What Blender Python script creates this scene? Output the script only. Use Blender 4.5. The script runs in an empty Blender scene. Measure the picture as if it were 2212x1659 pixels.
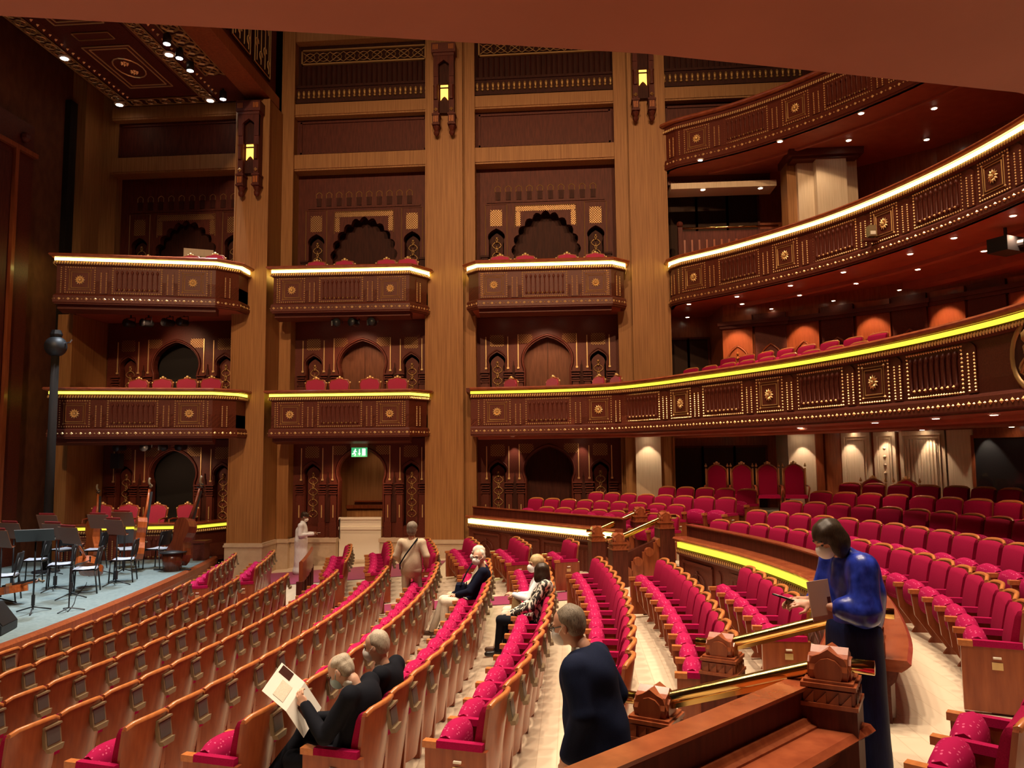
import bpy, bmesh, math, random
import numpy as np
from mathutils import Vector, Matrix
from mathutils.geometry import tessellate_polygon
random.seed(7)
SC = bpy.context.scene
COL = SC.collection
pi = math.pi
# ------------------------------------------------------------------ camera
YAW, PITCH, ROLL = math.radians(4.4), math.radians(5.2), math.radians(-0.55)
_F = Vector((-math.sin(YAW)*math.cos(PITCH), math.cos(YAW)*math.cos(PITCH), math.sin(PITCH)))
_r = Vector((math.cos(YAW), math.sin(YAW), 0)); _u = _r.cross(_F)
_R = _r*math.cos(ROLL)+_u*math.sin(ROLL); _U = _u*math.cos(ROLL)-_r*math.sin(ROLL)
cam = bpy.data.cameras.new('camera'); camo = bpy.data.objects.new('camera', cam); COL.objects.link(camo)
m = Matrix(((_R.x, _U.x, -_F.x), (_R.y, _U.y, -_F.y), (_R.z, _U.z, -_F.z))).to_4x4()
m.translation = Vector((0, 0, 3.5)); camo.matrix_world = m
cam.sensor_width = 36; cam.lens = 36*1661/2212; cam.clip_start = .05; cam.clip_end = 200
SC.camera = camo
# ------------------------------------------------------------------ world and exposure
w = bpy.data.worlds.new('hall_air'); SC.world = w; w.use_nodes = True
w.node_tree.nodes['Background'].inputs[0].default_value = (.9, .55, .35, 1)
w.node_tree.nodes['Background'].inputs[1].default_value = .02
SC.view_settings.view_transform = 'Standard'; SC.view_settings.look = 'None'
SC.view_settings.gamma = 1; SC.view_settings.use_curve_mapping = False
SC.view_settings.exposure = 0.0
WARM = (1.0, .70, .42)
def spot(loc, to, watts, angle=60, blend=.6, size=.12, col=WARM):
    l = bpy.data.lights.new('spot', 'SPOT'); l.energy = watts; l.spot_size = math.radians(angle)
    l.spot_blend = blend; l.shadow_soft_size = size; l.color = col
    o = bpy.data.objects.new('spot_light', l); COL.objects.link(o); o.location = loc
    o.rotation_euler = (Vector(to)-Vector(loc)).to_track_quat('-Z', 'Y').to_euler(); return o
# house lights recessed in the auditorium ceiling
for x in (-6.5, -3.2, 0.2, 3.4):
    for y in (5.0, 9.5, 14.0):
        spot((x, y, 16.6), (x+.3, y, 0), 3500, 64, .8, .25, (1., .79, .57))
for y in (6.5, 10.5, 14.0):
    spot((5.2, y, 16.6), (4.4, y, 1.5), 900, 42, .8, .25, (1., .66, .44))
for x in (-5.9, -.7, 3.8):               # ceiling lamps over the near boxes, washing the far piers
    spot((x, 1.5, 16.4), (x, 21.6, 7.4), 5400, 54, .9, .25, (1., .65, .35))
spot((-6.5, 1.5, 13.0), (-12.0, 20.5, 5.2), 3600, 34, .9, .25, (1., .66, .36))  # unseen wash spot added to brighten the pier beside the stage
# ------------------------------------------------------------------ materials
MATS = {}
def nt(name):
    mt = bpy.data.materials.new(name); mt.use_nodes = True; t = mt.node_tree
    return mt, t, t.nodes['Principled BSDF']
def setin(b, **k):
    for n, v in k.items():
        n = n.replace('_', ' ')
        if n in b.inputs: b.inputs[n].default_value = v
def plain(name, col, rough=.5, metal=0, **k):
    mt, t, b = nt(name); setin(b, Base_Color=(*col, 1), Roughness=rough, Metallic=metal, **k); MATS[name] = mt; return mt
def grain(name, c1, c2, rough=.4, scale=(9, 9, .8), noise=3.0, bump=.0, metal=0, coat=0, sheen=0, spec=.28):
    """two tones mixed by a stretched noise, in object space"""
    mt, t, b = nt(name); N = t.nodes; L = t.links
    tc = N.new('ShaderNodeTexCoord'); mp = N.new('ShaderNodeMapping'); mp.inputs['Scale'].default_value = scale
    nz = N.new('ShaderNodeTexNoise'); nz.inputs['Scale'].default_value = noise; nz.inputs['Detail'].default_value = 5
    cr = N.new('ShaderNodeValToRGB'); cr.color_ramp.elements[0].color = (*c1, 1); cr.color_ramp.elements[1].color = (*c2, 1)
    cr.color_ramp.elements[0].position = .32; cr.color_ramp.elements[1].position = .68
    L.new(tc.outputs['Object'], mp.inputs[0]); L.new(mp.outputs[0], nz.inputs['Vector']); L.new(nz.outputs[0], cr.inputs[0])
    L.new(cr.outputs[0], b.inputs['Base Color']); setin(b, Roughness=rough, Metallic=metal, Coat_Weight=coat, Sheen_Weight=sheen, Coat_Roughness=.15, Specular_IOR_Level=spec)
    if bump:
        bp = N.new('ShaderNodeBump'); bp.inputs['Strength'].default_value = bump; L.new(nz.outputs[0], bp.inputs['Height']); L.new(bp.outputs[0], b.inputs['Normal'])
    MATS[name] = mt; return mt
def dotted(name, base, dot, scale=22, rough=.85, r=.16):
    mt, t, b = nt(name); N = t.nodes; L = t.links
    tc = N.new('ShaderNodeTexCoord'); v = N.new('ShaderNodeTexVoronoi'); v.inputs['Scale'].default_value = scale
    v.inputs['Randomness'].default_value = .35
    cr = N.new('ShaderNodeValToRGB'); e = cr.color_ramp.elements
    e[0].color = (*dot, 1); e[0].position = r; e[1].color = (*base, 1); e[1].position = r+.1
    L.new(tc.outputs['Object'], v.inputs['Vector']); L.new(v.outputs['Distance'], cr.inputs[0]); L.new(cr.outputs[0], b.inputs['Base Color'])
    setin(b, Roughness=rough, Specular_IOR_Level=.1); MATS[name] = mt; return mt
def emit(name, col, s):
    mt, t, b = nt(name); setin(b, Base_Color=(*col, 1), Emission_Color=(*col, 1), Emission_Strength=s, Roughness=.5); MATS[name] = mt; return mt
grain('mahogany', (.070, .013, .008), (.115, .024, .013), .55, (6, 6, .7), 4, 0, spec=.2)
grain('mahogany_dark', (.035, .009, .006), (.060, .015, .009), .6, (6, 6, .7), 4, spec=.15)
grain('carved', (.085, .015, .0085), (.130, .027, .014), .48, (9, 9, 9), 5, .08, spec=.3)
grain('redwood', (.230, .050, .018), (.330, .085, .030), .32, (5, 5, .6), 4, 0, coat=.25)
grain('redwood_edge', (.42, .13, .035), (.55, .19, .06), .28, (3, 9, 9), 4, 0, coat=.3)
grain('ledge_wood', (.230, .050, .020), (.340, .085, .032), .22, (2, 2, 6), 3, 0, coat=.4)
grain('veneer', (.250, .105, .034), (.390, .180, .062), .55, (16, 16, .35), 2.5)
grain('cream_stone', (.50, .37, .26), (.58, .44, .32), .5, (2, 2, 2), 3)
grain('cream_panel', (.60, .45, .30), (.70, .54, .38), .5, (14, 14, .6), 3)
grain('soffit', (.360, .088, .048), (.420, .108, .060), .5, (2, 2, 2), 2)
grain('stage_boards', (.150, .200, .205), (.215, .270, .270), .55, (3, 3, 3), 6, .05)
grain('carpet', (.230, .012, .070), (.330, .022, .105), .95, (40, 40, 40), 6, .2, sheen=.3)
grain('velvet', (.270, .004, .045), (.360, .007, .066), .9, (30, 30, 30), 5, .08, spec=.08)
grain('velvet_back', (.230, .004, .034), (.320, .008, .050), .9, (40, 40, 40), 5, .08, spec=.08)
dotted('velvet_dots', (.340, .006, .064), (.62, .10, .21), 30, .85, .16)
grain('box_velvet', (.440, .022, .080), (.540, .035, .110), .8, (30, 30, 30), 5, 0, sheen=.5)
grain('curtain', (.030, .013, .008), (.050, .022, .012), .8, (30, 30, .5), 3)
grain('black_drape', (.010, .006, .004), (.018, .010, .006), .9, (4, 4, .5), 3)
grain('proscenium', (.110, .034, .015), (.160, .052, .022), .75, (2, 2, 1), 3)
plain('gold', (.86, .58, .26), .36, .55)
plain('gold_dull', (.46, .26, .095), .42, .5)
plain('brass', (.72, .48, .17), .16, 1)
plain('black_metal', (.012, .012, .014), .45)
plain('black_plastic', (.016, .017, .020), .5)
plain('grey_seat', (.44, .47, .55), .6)
plain('steel', (.5, .5, .52), .3, 1)
plain('screen_grey', (.085, .082, .072), .3)
plain('bezel', (.21, .145, .080), .4)
plain('paper', (.78, .72, .64), .7)
plain('white_plate', (.85, .80, .70), .4)
plain('red_folder', (.35, .02, .02), .5)
plain('music_desk', (.17, .065, .032), .45)
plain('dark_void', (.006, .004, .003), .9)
plain('glass_dark', (.02, .02, .022), .08, 0, Coat_Weight=.5)
emit('led', (1.0, .92, .09), 2.4)
emit('led_hot', (1.0, .97, .26), 10.0)
emit('led_low', (1.0, .88, .06), 1.3)
emit('lamp_warm', (1.0, .80, .55), 22.0)
emit('lamp_cold', (.80, .90, 1.0), 40.0)
emit('lamp_amber', (1.0, .50, .08), 2.4)
emit('exit_green', (.05, .42, .16), .9)
emit('exit_white', (.85, 1.0, .88), 1.6)
grain('door_wood', (.100, .034, .016), (.150, .052, .024), .5, (6, 6, .7), 4, spec=.2)
plain('seat_brass', (.70, .52, .26), .35, .5)
def M(n): return MATS[n]
ORD = ['first', 'second', 'third', 'fourth', 'fifth', 'sixth', 'seventh', 'eighth', 'ninth', 'tenth', 'eleventh', 'twelfth', 'thirteenth', 'fourteenth', 'fifteenth', 'sixteenth', 'seventeenth', 'eighteenth', 'nineteenth', 'twentieth', 'twenty-first', 'twenty-second']
# ------------------------------------------------------------------ mesh builder
class MB:
    def __init__(s): s.v = []; s.f = []; s.mi = []; s.sm = []; s.cm = 0; s.cs = False
    def add(s, vs, fs):
        n = len(s.v); s.v += [tuple(p) for p in vs]
        for f in fs: s.f.append([i+n for i in f]); s.mi.append(s.cm); s.sm.append(s.cs)
        return s
    def mat(s, i, smooth=None):
        s.cm = i
        if smooth is not None: s.cs = smooth
        return s
    def box(s, x0, x1, y0, y1, z0, z1, taper=0):
        t = taper
        s.add([(x0, y0, z0), (x1, y0, z0), (x1, y1, z0), (x0, y1, z0), (x0+t, y0+t, z1), (x1-t, y0+t, z1), (x1-t, y1-t, z1), (x0+t, y1-t, z1)],
              [(0, 3, 2, 1), (4, 5, 6, 7), (0, 1, 5, 4), (1, 2, 6, 5), (2, 3, 7, 6), (3, 0, 4, 7)]); return s
    def bar(s, a, b, wd, ht, up=(0, 0, 1)):
        a = Vector(a); b = Vector(b); d = (b-a).normalized(); u = Vector(up)
        if abs(d.dot(u)) > .99: u = Vector((1, 0, 0))
        x = d.cross(u).normalized()*wd/2; y = x.cross(d).normalized()*ht/2
        s.add([a-x-y, a+x-y, a+x+y, a-x+y, b-x-y, b+x-y, b+x+y, b-x+y], [(0, 3, 2, 1), (4, 5, 6, 7), (0, 1, 5, 4), (1, 2, 6, 5), (2, 3, 7, 6), (3, 0, 4, 7)]); return s
    def prism(s, poly, y0, y1):
        """poly in (x,z), extruded along y (y0 is the face looking to -y)"""
        n = len(poly)
        vs = [(p[0], y0, p[1]) for p in poly]+[(p[0], y1, p[1]) for p in poly]
        fs = [tuple(range(n)), tuple(range(2*n-1, n-1, -1))]+[(i, i+n, (i+1) % n+n, (i+1) % n) for i in range(n)]
        s.add(vs, fs); return s
    def plate(s, outer, holes, y0, y1):
        """flat plate in xz with holes, y0 = face towards -y"""
        loops = [[Vector((p[0], 0, p[1])) for p in l] for l in [outer]+holes]
        fl = [p for l in loops for p in l]; n = len(fl)
        tr = tessellate_polygon(loops)
        vs = [(p.x, y0, p.z) for p in fl]+[(p.x, y1, p.z) for p in fl]
        fs = [tuple(t) for t in tr]+[tuple(i+n for i in reversed(t)) for t in tr]
        k = 0
        for l in loops:
            c = len(l); fs += [(k+i, k+i+n, k+(i+1) % c+n, k+(i+1) % c) for i in range(c)]; k += c
        s.add(vs, fs); return s
    def tube(s, pts, r, n=6, cap=True):
        pts = [Vector(p) for p in pts]; rr = r if isinstance(r, (list, tuple)) else [r]*len(pts)
        vs = []; fs = []; prev = None
        for i, p in enumerate(pts):
            d = ((pts[min(i+1, len(pts)-1)]-pts[max(i-1, 0)])).normalized()
            if prev is None:
                u = Vector((0, 0, 1)) if abs(d.z) < .9 else Vector((1, 0, 0)); x = d.cross(u).normalized()
            else:
                x = (prev-d*prev.dot(d)); x = x.normalized() if x.length > 1e-6 else d.orthogonal().normalized()
            prev = x; y = d.cross(x)
            for k in range(n):
                a = 2*pi*k/n; vs.append(p+(x*math.cos(a)+y*math.sin(a))*rr[i])
        for i in range(len(pts)-1):
            for k in range(n): fs.append((i*n+k, i*n+(k+1) % n, (i+1)*n+(k+1) % n, (i+1)*n+k))
        if cap: fs += [tuple(range(n-1, -1, -1)), tuple((len(pts)-1)*n+k for k in range(n))]
        s.add(vs, fs); return s
    def lathe(s, prof, c=(0, 0, 0), n=10, axis='z'):
        """prof = [(radius, height)...] about an axis through c"""
        vs = []; fs = []
        for r, h in prof:
            for k in range(n):
                a = 2*pi*k/n; p = (r*math.cos(a), r*math.sin(a), h)
                if axis == 'y': p = (p[0], h, p[1])
                if axis == 'x': p = (h, p[0], p[1])
                vs.append((c[0]+p[0], c[1]+p[1], c[2]+p[2]))
        for i in range(len(prof)-1):
            for k in range(n): fs.append((i*n+k, i*n+(k+1) % n, (i+1)*n+(k+1) % n, (i+1)*n+k))
        fs += [tuple(range(n-1, -1, -1)), tuple((len(prof)-1)*n+k for k in range(n))]
        s.add(vs, fs); return s
    def ball(s, c, r, n=8, k=5, sz=1):
        s.lathe([(r*math.sin(pi*i/k) if 0 < i < k else r*.02, -sz*r*math.cos(pi*i/k)) for i in range(k+1)], c, n); return s
    def bead(s, c, r, ry=None):
        x, y, z = c; q = ry or r
        s.add([(x-r, y, z), (x+r, y, z), (x, y, z-r), (x, y, z+r), (x, y-q, z), (x, y+q*.2, z)],
              [(0, 2, 4), (2, 1, 4), (1, 3, 4), (3, 0, 4), (2, 0, 5), (1, 2, 5), (3, 1, 5), (0, 3, 5)]); return s
    def grid(s, P):
        """P[i][j] points"""
        a, b = len(P), len(P[0]); s.add([p for r in P for p in r], [(i*b+j, i*b+j+1, (i+1)*b+j+1, (i+1)*b+j) for i in range(a-1) for j in range(b-1)]); return s
    def mesh(s, name, mats, smooth=None, fix=True):
        me = bpy.data.meshes.new(name); me.from_pydata(s.v, [], s.f)
        for mt in (mats if isinstance(mats, (list, tuple)) else [mats]): me.materials.append(M(mt) if isinstance(mt, str) else mt)
        me.polygons.foreach_set('material_index', s.mi)
        me.polygons.foreach_set('use_smooth', [bool(x) for x in s.sm] if smooth is None else [smooth]*len(s.f))
        if fix:
            b = bmesh.new(); b.from_mesh(me); bmesh.ops.recalc_face_normals(b, faces=b.faces); b.to_mesh(me); b.free()
        me.update(); return me
    def build(s, name, mats, parent=None, smooth=None, loc=(0, 0, 0), rz=0, fix=True):
        return place(s.mesh(name, mats, smooth, fix), name, parent, loc, rz)
def place(me, name, parent=None, loc=(0, 0, 0), rz=0):
    o = bpy.data.objects.new(name, me); COL.objects.link(o); o.location = loc; o.rotation_euler = (0, 0, rz)
    if parent is not None: o.parent = parent
    return o
def thing(name, label, cat, loc=(0, 0, 0), rz=0, group=None):
    o = bpy.data.objects.new(name, None); COL.objects.link(o); o.empty_display_size = .1
    o.location = loc; o.rotation_euler = (0, 0, rz); return tag(o, label, cat, group)
def tag(o, label, cat, group=None):
    o['label'] = label; o['category'] = cat
    if group: o['group'] = group
    return o
def struct(o): o['kind'] = 'structure'; return o
def stuff(o): o['kind'] = 'stuff'; return o
# ---- sweeping along a plan path; d > 0 is the right-hand side of the travel
def resample(path, step):
    P = [Vector((p[0], p[1])) for p in path]; out = [P[0]]; acc = 0
    for a, b in zip(P, P[1:]):
        n = max(1, int((b-a).length/step+.5))
        out += [a+(b-a)*i/n for i in range(1, n+1)]
    return out
def smooth_path(pts, n=8):
    """Catmull-Rom through the points"""
    P = [Vector((p[0], p[1])) for p in pts]; P = [2*P[0]-P[1]]+P+[2*P[-1]-P[-2]]; out = []
    for i in range(1, len(P)-2):
        for k in range(n):
            t = k/n; a, b, c, d = P[i-1:i+3]
            out.append(.5*((2*b)+(-a+c)*t+(2*a-5*b+4*c-d)*t*t+(-a+3*b-3*c+d)*t**3))
    return out+[P[-2]]
def normals(P):
    N = []
    for i in range(len(P)):
        t = Vector((0, 0))
        e0 = (P[i]-P[i-1]).normalized() if i else None; e1 = (P[i+1]-P[i]).normalized() if i < len(P)-1 else None
        if e0 is None: t = e1; k = 1
        elif e1 is None: t = e0; k = 1
        else:
            t = (e0+e1).normalized(); k = 1/max(.5, t.dot(e1))
        N.append(Vector((t.y, -t.x))*k)
    return N
def sweep(mb, P, prof, closed=True, cap=True):
    N = normals(P); n = len(prof); vs = []
    for p, q in zip(P, N):
        for d, z in prof: vs.append((p.x+q.x*d, p.y+q.y*d, z))
    m_ = n if closed else n-1
    fs = [(i*n+k, i*n+(k+1) % n, (i+1)*n+(k+1) % n, (i+1)*n+k) for i in range(len(P)-1) for k in range(m_)]
    if closed and cap: fs += [tuple(range(n)), tuple((len(P)-1)*n+k for k in reversed(range(n)))]
    mb.add(vs, fs); return mb
def along(P, s):
    """point, tangent angle at arc length s of a path"""
    for a, b in zip(P, P[1:]):
        l = (b-a).length
        if s <= l: return a+(b-a)*(s/max(l, 1e-9)), math.atan2(b.y-a.y, b.x-a.x)
        s -= l
    a, b = P[-2], P[-1]; d = (b-a).normalized(); return b+d*s, math.atan2(d.y, d.x)
def plen(P): return sum((b-a).length for a, b in zip(P, P[1:]))
def offset(P, d): return [p+q*d for p, q in zip(P, normals(P))]
# ================================================================== the setting
AX = 9.8                                        # centre line of the house
def rowx(r, y): return -6.78+.925*(r-1)-(y-AX)**2/54
def floor_z(x, y):
    r = (x-rowx(1, y)+.35)/.925
    return .30+.068*max(0., min(r, 10.6))
P_far = [(-2.75, 20.45), (0.95, 16.50)]                                                            # parterre wall, far piece
P_mid = smooth_path([(2.0, 15.1), (2.70, 12.85), (3.06, 10.8), (3.02, 9.6), (2.76, 8.5), (2.36, 7.25), (2.02, 6.45)], 6)
P_near = smooth_path([(1.33, 5.2), (.60, 4.43), (-.08, 3.72), (-2.2, 1.5)], 4)
# stalls floor: pale boards rising gently to the back, running under the parterre wall
mb = MB(); ys = [y*.5-1 for y in range(0, 48)]
mb.grid([[(x, y, floor_z(x, y) if x < 3.2 else floor_z(3.2, y)) for x in [-10.5+.5*i for i in range(31)]] for y in ys])
# floor boards material
mt, t, b = nt('cream_floor'); N = t.nodes; L = t.links
tc = N.new('ShaderNodeTexCoord'); mp = N.new('ShaderNodeMapping'); mp.inputs['Rotation'].default_value = (0, 0, math.radians(90))
br = N.new('ShaderNodeTexBrick'); br.inputs['Color1'].default_value = (.64, .51, .37, 1); br.inputs['Color2'].default_value = (.70, .57, .42, 1)
br.inputs['Mortar'].default_value = (.56, .43, .30, 1); br.inputs['Scale'].default_value = 1.4; br.inputs['Mortar Size'].default_value = .006; br.inputs['Brick Width'].default_value = 1.2
L.new(tc.outputs['Object'], mp.inputs[0]); L.new(mp.outputs[0], br.inputs['Vector']); L.new(br.outputs[0], b.inputs['Base Color']); setin(b, Roughness=.32)
MATS['cream_floor'] = mt
fl = struct(mb.build('floor', 'cream_floor', smooth=False)); fl['label'] = 'pale cream stalls floor'
def carpet(name, poly, label, n=10, lift=.012):
    """poly: two edge paths (lists of xy) lofted over the floor"""
    A, B = poly; mb = MB(); P = []
    for a, b_ in zip(A, B):
        P.append([(a[0]+(b_[0]-a[0])*k/4, a[1]+(b_[1]-a[1])*k/4, floor_z(a[0]+(b_[0]-a[0])*k/4, a[1]+(b_[1]-a[1])*k/4)+lift) for k in range(5)])
    mb.grid(P); return tag(mb.build(name, 'carpet', smooth=True, fix=False), label, 'carpet')
xs = [-8.3+i*.62 for i in range(16)]
carpet('aisle_carpet', ([(x-.12, 14.28) for x in xs], [(x-.25, 15.08) for x in xs]), 'magenta carpet running along the aisle past the far seat blocks')
carpet('doorway_carpet', ([(x, 18.35) for x in xs[:9]], [(x, 20.3) for x in xs[:9]]), 'magenta carpet laid before the far doorway')
# dark joint lines let into the pale floor
mb = MB()
for r0 in (8.62,):
    pts = [(rowx(r0, y)+.02, y, floor_z(rowx(r0, y), y)+.004) for y in [6.2+.4*i for i in range(10)]]
    for a, b_ in zip(pts, pts[1:]): mb.bar(a, b_, .018, .006)
mb.bar((rowx(9.6, 6.3), 6.3, floor_z(rowx(9.6, 6.3), 6.3)+.005), (rowx(8.6, 6.2), 6.2, floor_z(rowx(8.6, 6.2), 6.2)+.005), .018, .006)
ft = struct(mb.build('trim_0', 'black_plastic')); ft['label'] = 'thin dark joint line in the pale floor'
# ---- stage
SE = smooth_path([(-8.35, 3.0), (-8.12, 7.0), (-8.12, 10.5), (-8.35, 13.2), (-8.75, 16.2), (-9.2, 18.8), (-9.5, 20.1)], 5)
mb = MB(); mb.grid([[(p.x+(-16-p.x)*k/6, p.y, .86) for k in range(7)] for p in SE])
o = struct(mb.build('stage_floor', 'stage_boards', fix=False)); o['label'] = 'blue grey stage floor'
mb = MB(); sweep(mb, SE, [(.0, .2), (.03, .2), (.03, .70), (.06, .72), (.06, .84), (.02, .875), (-.06, .875), (-.06, .2)], True)
o = struct(mb.build('stage_front', 'redwood')); o['label'] = 'curved dark wood stage front'
# ---- far wall: piers
def pier(boxes, label, plinth=True):
    t = thing('pier', label, 'pillar'); t['kind'] = 'structure'; del t['category']
    for (x0, x1, y0, z0, z1, *r) in boxes:
        mb = MB(); mb.box(x0, x1, y0, 22.2, z0, z1); mb.build('shaft', 'veneer', t)
        for xx in (x0, x1):
            if not r:
                mb = MB(); mb.box(xx-.02, xx+.02, y0-.02, y0+.03, z0, z1); mb.build('corner_bead', 'veneer', t)
        if plinth and z0 < 2:
            mb = MB(); mb.box(x0-.05, x1+.05, y0-.06, 22.2, .2, 1.12); mb.box(x0-.08, x1+.08, y0-.09, 22.2, 1.12, 1.17); mb.box(x0-.06, x1+.06, y0-.07, 22.2, 1.17, 1.22)
            mb.build('plinth', 'cream_stone', t)
    return t
pier([(-14.1, -13.22, 21.0, 7.2, 17), (-13.70, -13.28, 19.4, .86, 7.35, 1), (-14.15, -13.7, 20.2, .86, 17, 1)], 'tan wood pier beside the proscenium', False)
pier([(-9.14, -8.22, 20.0, 1.0, 13.4), (-8.24, -7.90, 21.0, 1.0, 17)], 'tan wood pier between the stage box and the doorway bay')
pier([(-3.97, -2.95, 20.78, 1.0, 17), (-2.97, -2.63, 21.0, 1.0, 17)], 'tan wood pier between the two tall side bays')
pier([(1.72, 2.70, 20.78, 1.0, 17), (1.34, 1.74, 21.0, 1.0, 17)], 'tan wood pier where the curved balconies begin')
BAYS = [(-13.25, -9.16), (-7.90, -3.97), (-2.63, 1.34)]
# ---- beams, upper wood panels and ornamented friezes
def top_bay(x0, x1, nm, yb=21.05, full=True):
    for z0, z1 in ((11.77, 12.19), (13.39, 13.72)):
        mb = MB(); mb.box(x0-.02, x1+.02, yb, yb+.5, z0, z1); mb.box(x0-.02, x1+.02, yb+.03, yb+.5, z0-.05, z0)
        o = struct(mb.build('trim_beam', 'veneer')); o['label'] = 'tan wood beam across the '+nm
    t = thing('wall_panel', 'dark mahogany panel between two beams in the '+nm, 'wall panel')
    mb = MB(); mb.box(x0, x1, yb+.28, yb+.36, 12.15, 13.43); mb.build('board', 'mahogany', t)
    mb = MB()
    for (a, b_, c, d) in ((x0+.1, x1-.1, 13.22, 13.27), (x0+.1, x1-.1, 12.3, 12.35), (x0+.1, x0+.15, 12.3, 13.27), (x1-.15, x1-.1, 12.3, 13.27)):
        mb.box(a, b_, yb+.24, yb+.3, c, d)
    mb.build('moulding', 'mahogany', t)
    if not full: return
    t = thing('frieze', 'fluted mahogany frieze with a row of gilt drops, in the '+nm, 'frieze')
    mb = MB(); mb.box(x0, x1, yb+.30, yb+.4, 13.7, 16.9); mb.build('backing', 'mahogany_dark', t)
    n = int((x1-x0)/.15); mb = MB()
    for i in range(n):
        x = x0+(i+.5)*(x1-x0)/n; mb.lathe([(.035, 14.32), (.035, 15.0)], (x, yb+.30, 0), 5)
    stuff(mb.build('flutes', 'mahogany_dark', t))
    mb = MB(); mb.box(x0, x1, yb+.08, yb+.3, 13.78, 13.88); mb.box(x0, x1, yb+.14, yb+.3, 13.88, 14.30); mb.box(x0, x1, yb+.1, yb+.3, 14.25, 14.32); mb.build('corbel', 'mahogany_dark', t)
    for i in range(n):
        x = x0+(i+.5)*(x1-x0)/n; o = place(DROP, 'drop', t, (x, yb+.13, 13.92))
    mb = MB()
    for (a, b_, c, d) in ((x0+.1, x1-.1, 15.44, 15.48), (x0+.1, x1-.1, 15.02, 15.06), (x0+.1, x0+.14, 15.02, 15.48), (x1-.14, x1-.1, 15.02, 15.48)):
        mb.box(a, b_, yb+.22, yb+.3, c, d)
    k = 9
    for i in range(k):
        cx = x0+.35+(x1-x0-.7)*i/(k-1)
        mb.tube([(cx+.15*math.cos(a), yb+.26, 15.25+.13*math.sin(a)) for a in [2*pi*j/8 for j in range(9)]], .014, 4, False)
        mb.bar((cx-.2, yb+.26, 15.1), (cx+.2, yb+.26, 15.4), .02, .02); mb.bar((cx-.2, yb+.26, 15.4), (cx+.2, yb+.26, 15.1), .02, .02)
    stuff(mb.build('gilt_fretwork', 'gold_dull', t))
    mb = MB(); mb.box(x0-.02, x1+.02, yb, yb+.4, 15.62, 15.95); mb.build('top_rail', 'veneer', t)
mb = MB(); mb.lathe([(.010, 0), (.045, .02), (.05, .05), (.02, .08), (.04, .12), (.05, .17), (.035, .22), (.015, .25)], (0, 0, 0), 6); DROP = mb.mesh('drop', 'gold_dull', True)
top_bay(*BAYS[0], 'bay next to the proscenium', 20.75, False)
top_bay(*BAYS[1], 'doorway bay')
top_bay(*BAYS[2], 'bay beside the curved balconies')
top_bay(2.70, 6.6, 'bay above the top balcony', 21.05)
# ---- arch helpers
def arch(cx, w_, z0, zs, za, bulge=1.06, keel=.06, n=9):
    h = w_/2; L_ = [(cx-h, z0), (cx-h, zs)]; R_ = []
    a0 = -math.acos(1/bulge) if bulge > 1 else 0
    zc = zs-math.sin(a0)*(za-zs)/(1-math.sin(a0)); v = za-keel-zc
    for i in range(n+1):
        a = a0+(pi/2-a0)*i/n; x = h*bulge*math.cos(a); z = zc+v*math.sin(a)+keel*max(0, 1-abs(x)/h)**2
        L_.append((cx-x, z)); R_.append((cx+x, z))
    R_ = R_[:-1][::-1]
    return L_+R_+[(cx+h, zs), (cx+h, z0)]
def scroll(mb, cx, cz, s, y, r, flip=1):
    mb.tube([(cx+flip*s*(1-.085*i)*math.sin(i*.75), y, cz-s*1.1+s*.33*i-s*.15*(1-.085*i)*math.cos(i*.75)) for i in range(9)], r, 4, False)
def scrollwork(cx, z0, z1, wd, y):
    mb = MB(); n = max(2, int((z1-z0)/.27)); s = (z1-z0)/n
    for i in range(n):
        cz = z0+s*(i+.5)
        for f in (-1, 1): scroll(mb, cx+f*wd*.08, cz, min(s*.42, wd*.36), y, .014, f)
        mb.bead((cx, y-.015, cz+s*.12), .045); mb.bead((cx, y-.01, cz-s*.3), .03)
    mb.ball((cx, y-.01, z1), .04, 6, 4)
    return mb
def lattice(x0, x1, z0, z1, y, p=.075):
    mb = MB(); w_ = x1-x0; h = z1-z0; k = int((w_+h)/p)
    for i in range(1, k):
        s = i*p; a = (x0+min(s, w_), z0+max(0, s-w_)); b_ = (x0+max(0, s-h), z0+min(s, h))
        if abs(a[0]-b_[0]) > .02: mb.bar((a[0], y, a[1]), (b_[0], y, b_[1]), .011, .010, (0, 1, 0)); mb.bar((x0+x1-a[0], y+.01, a[1]), (x0+x1-b_[0], y+.01, b_[1]), .011, .010, (0, 1, 0))
    return mb
def outline(mb, pts, y, r): mb.tube([(p[0], y, p[1]) for p in pts], r, 4, False)
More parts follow.
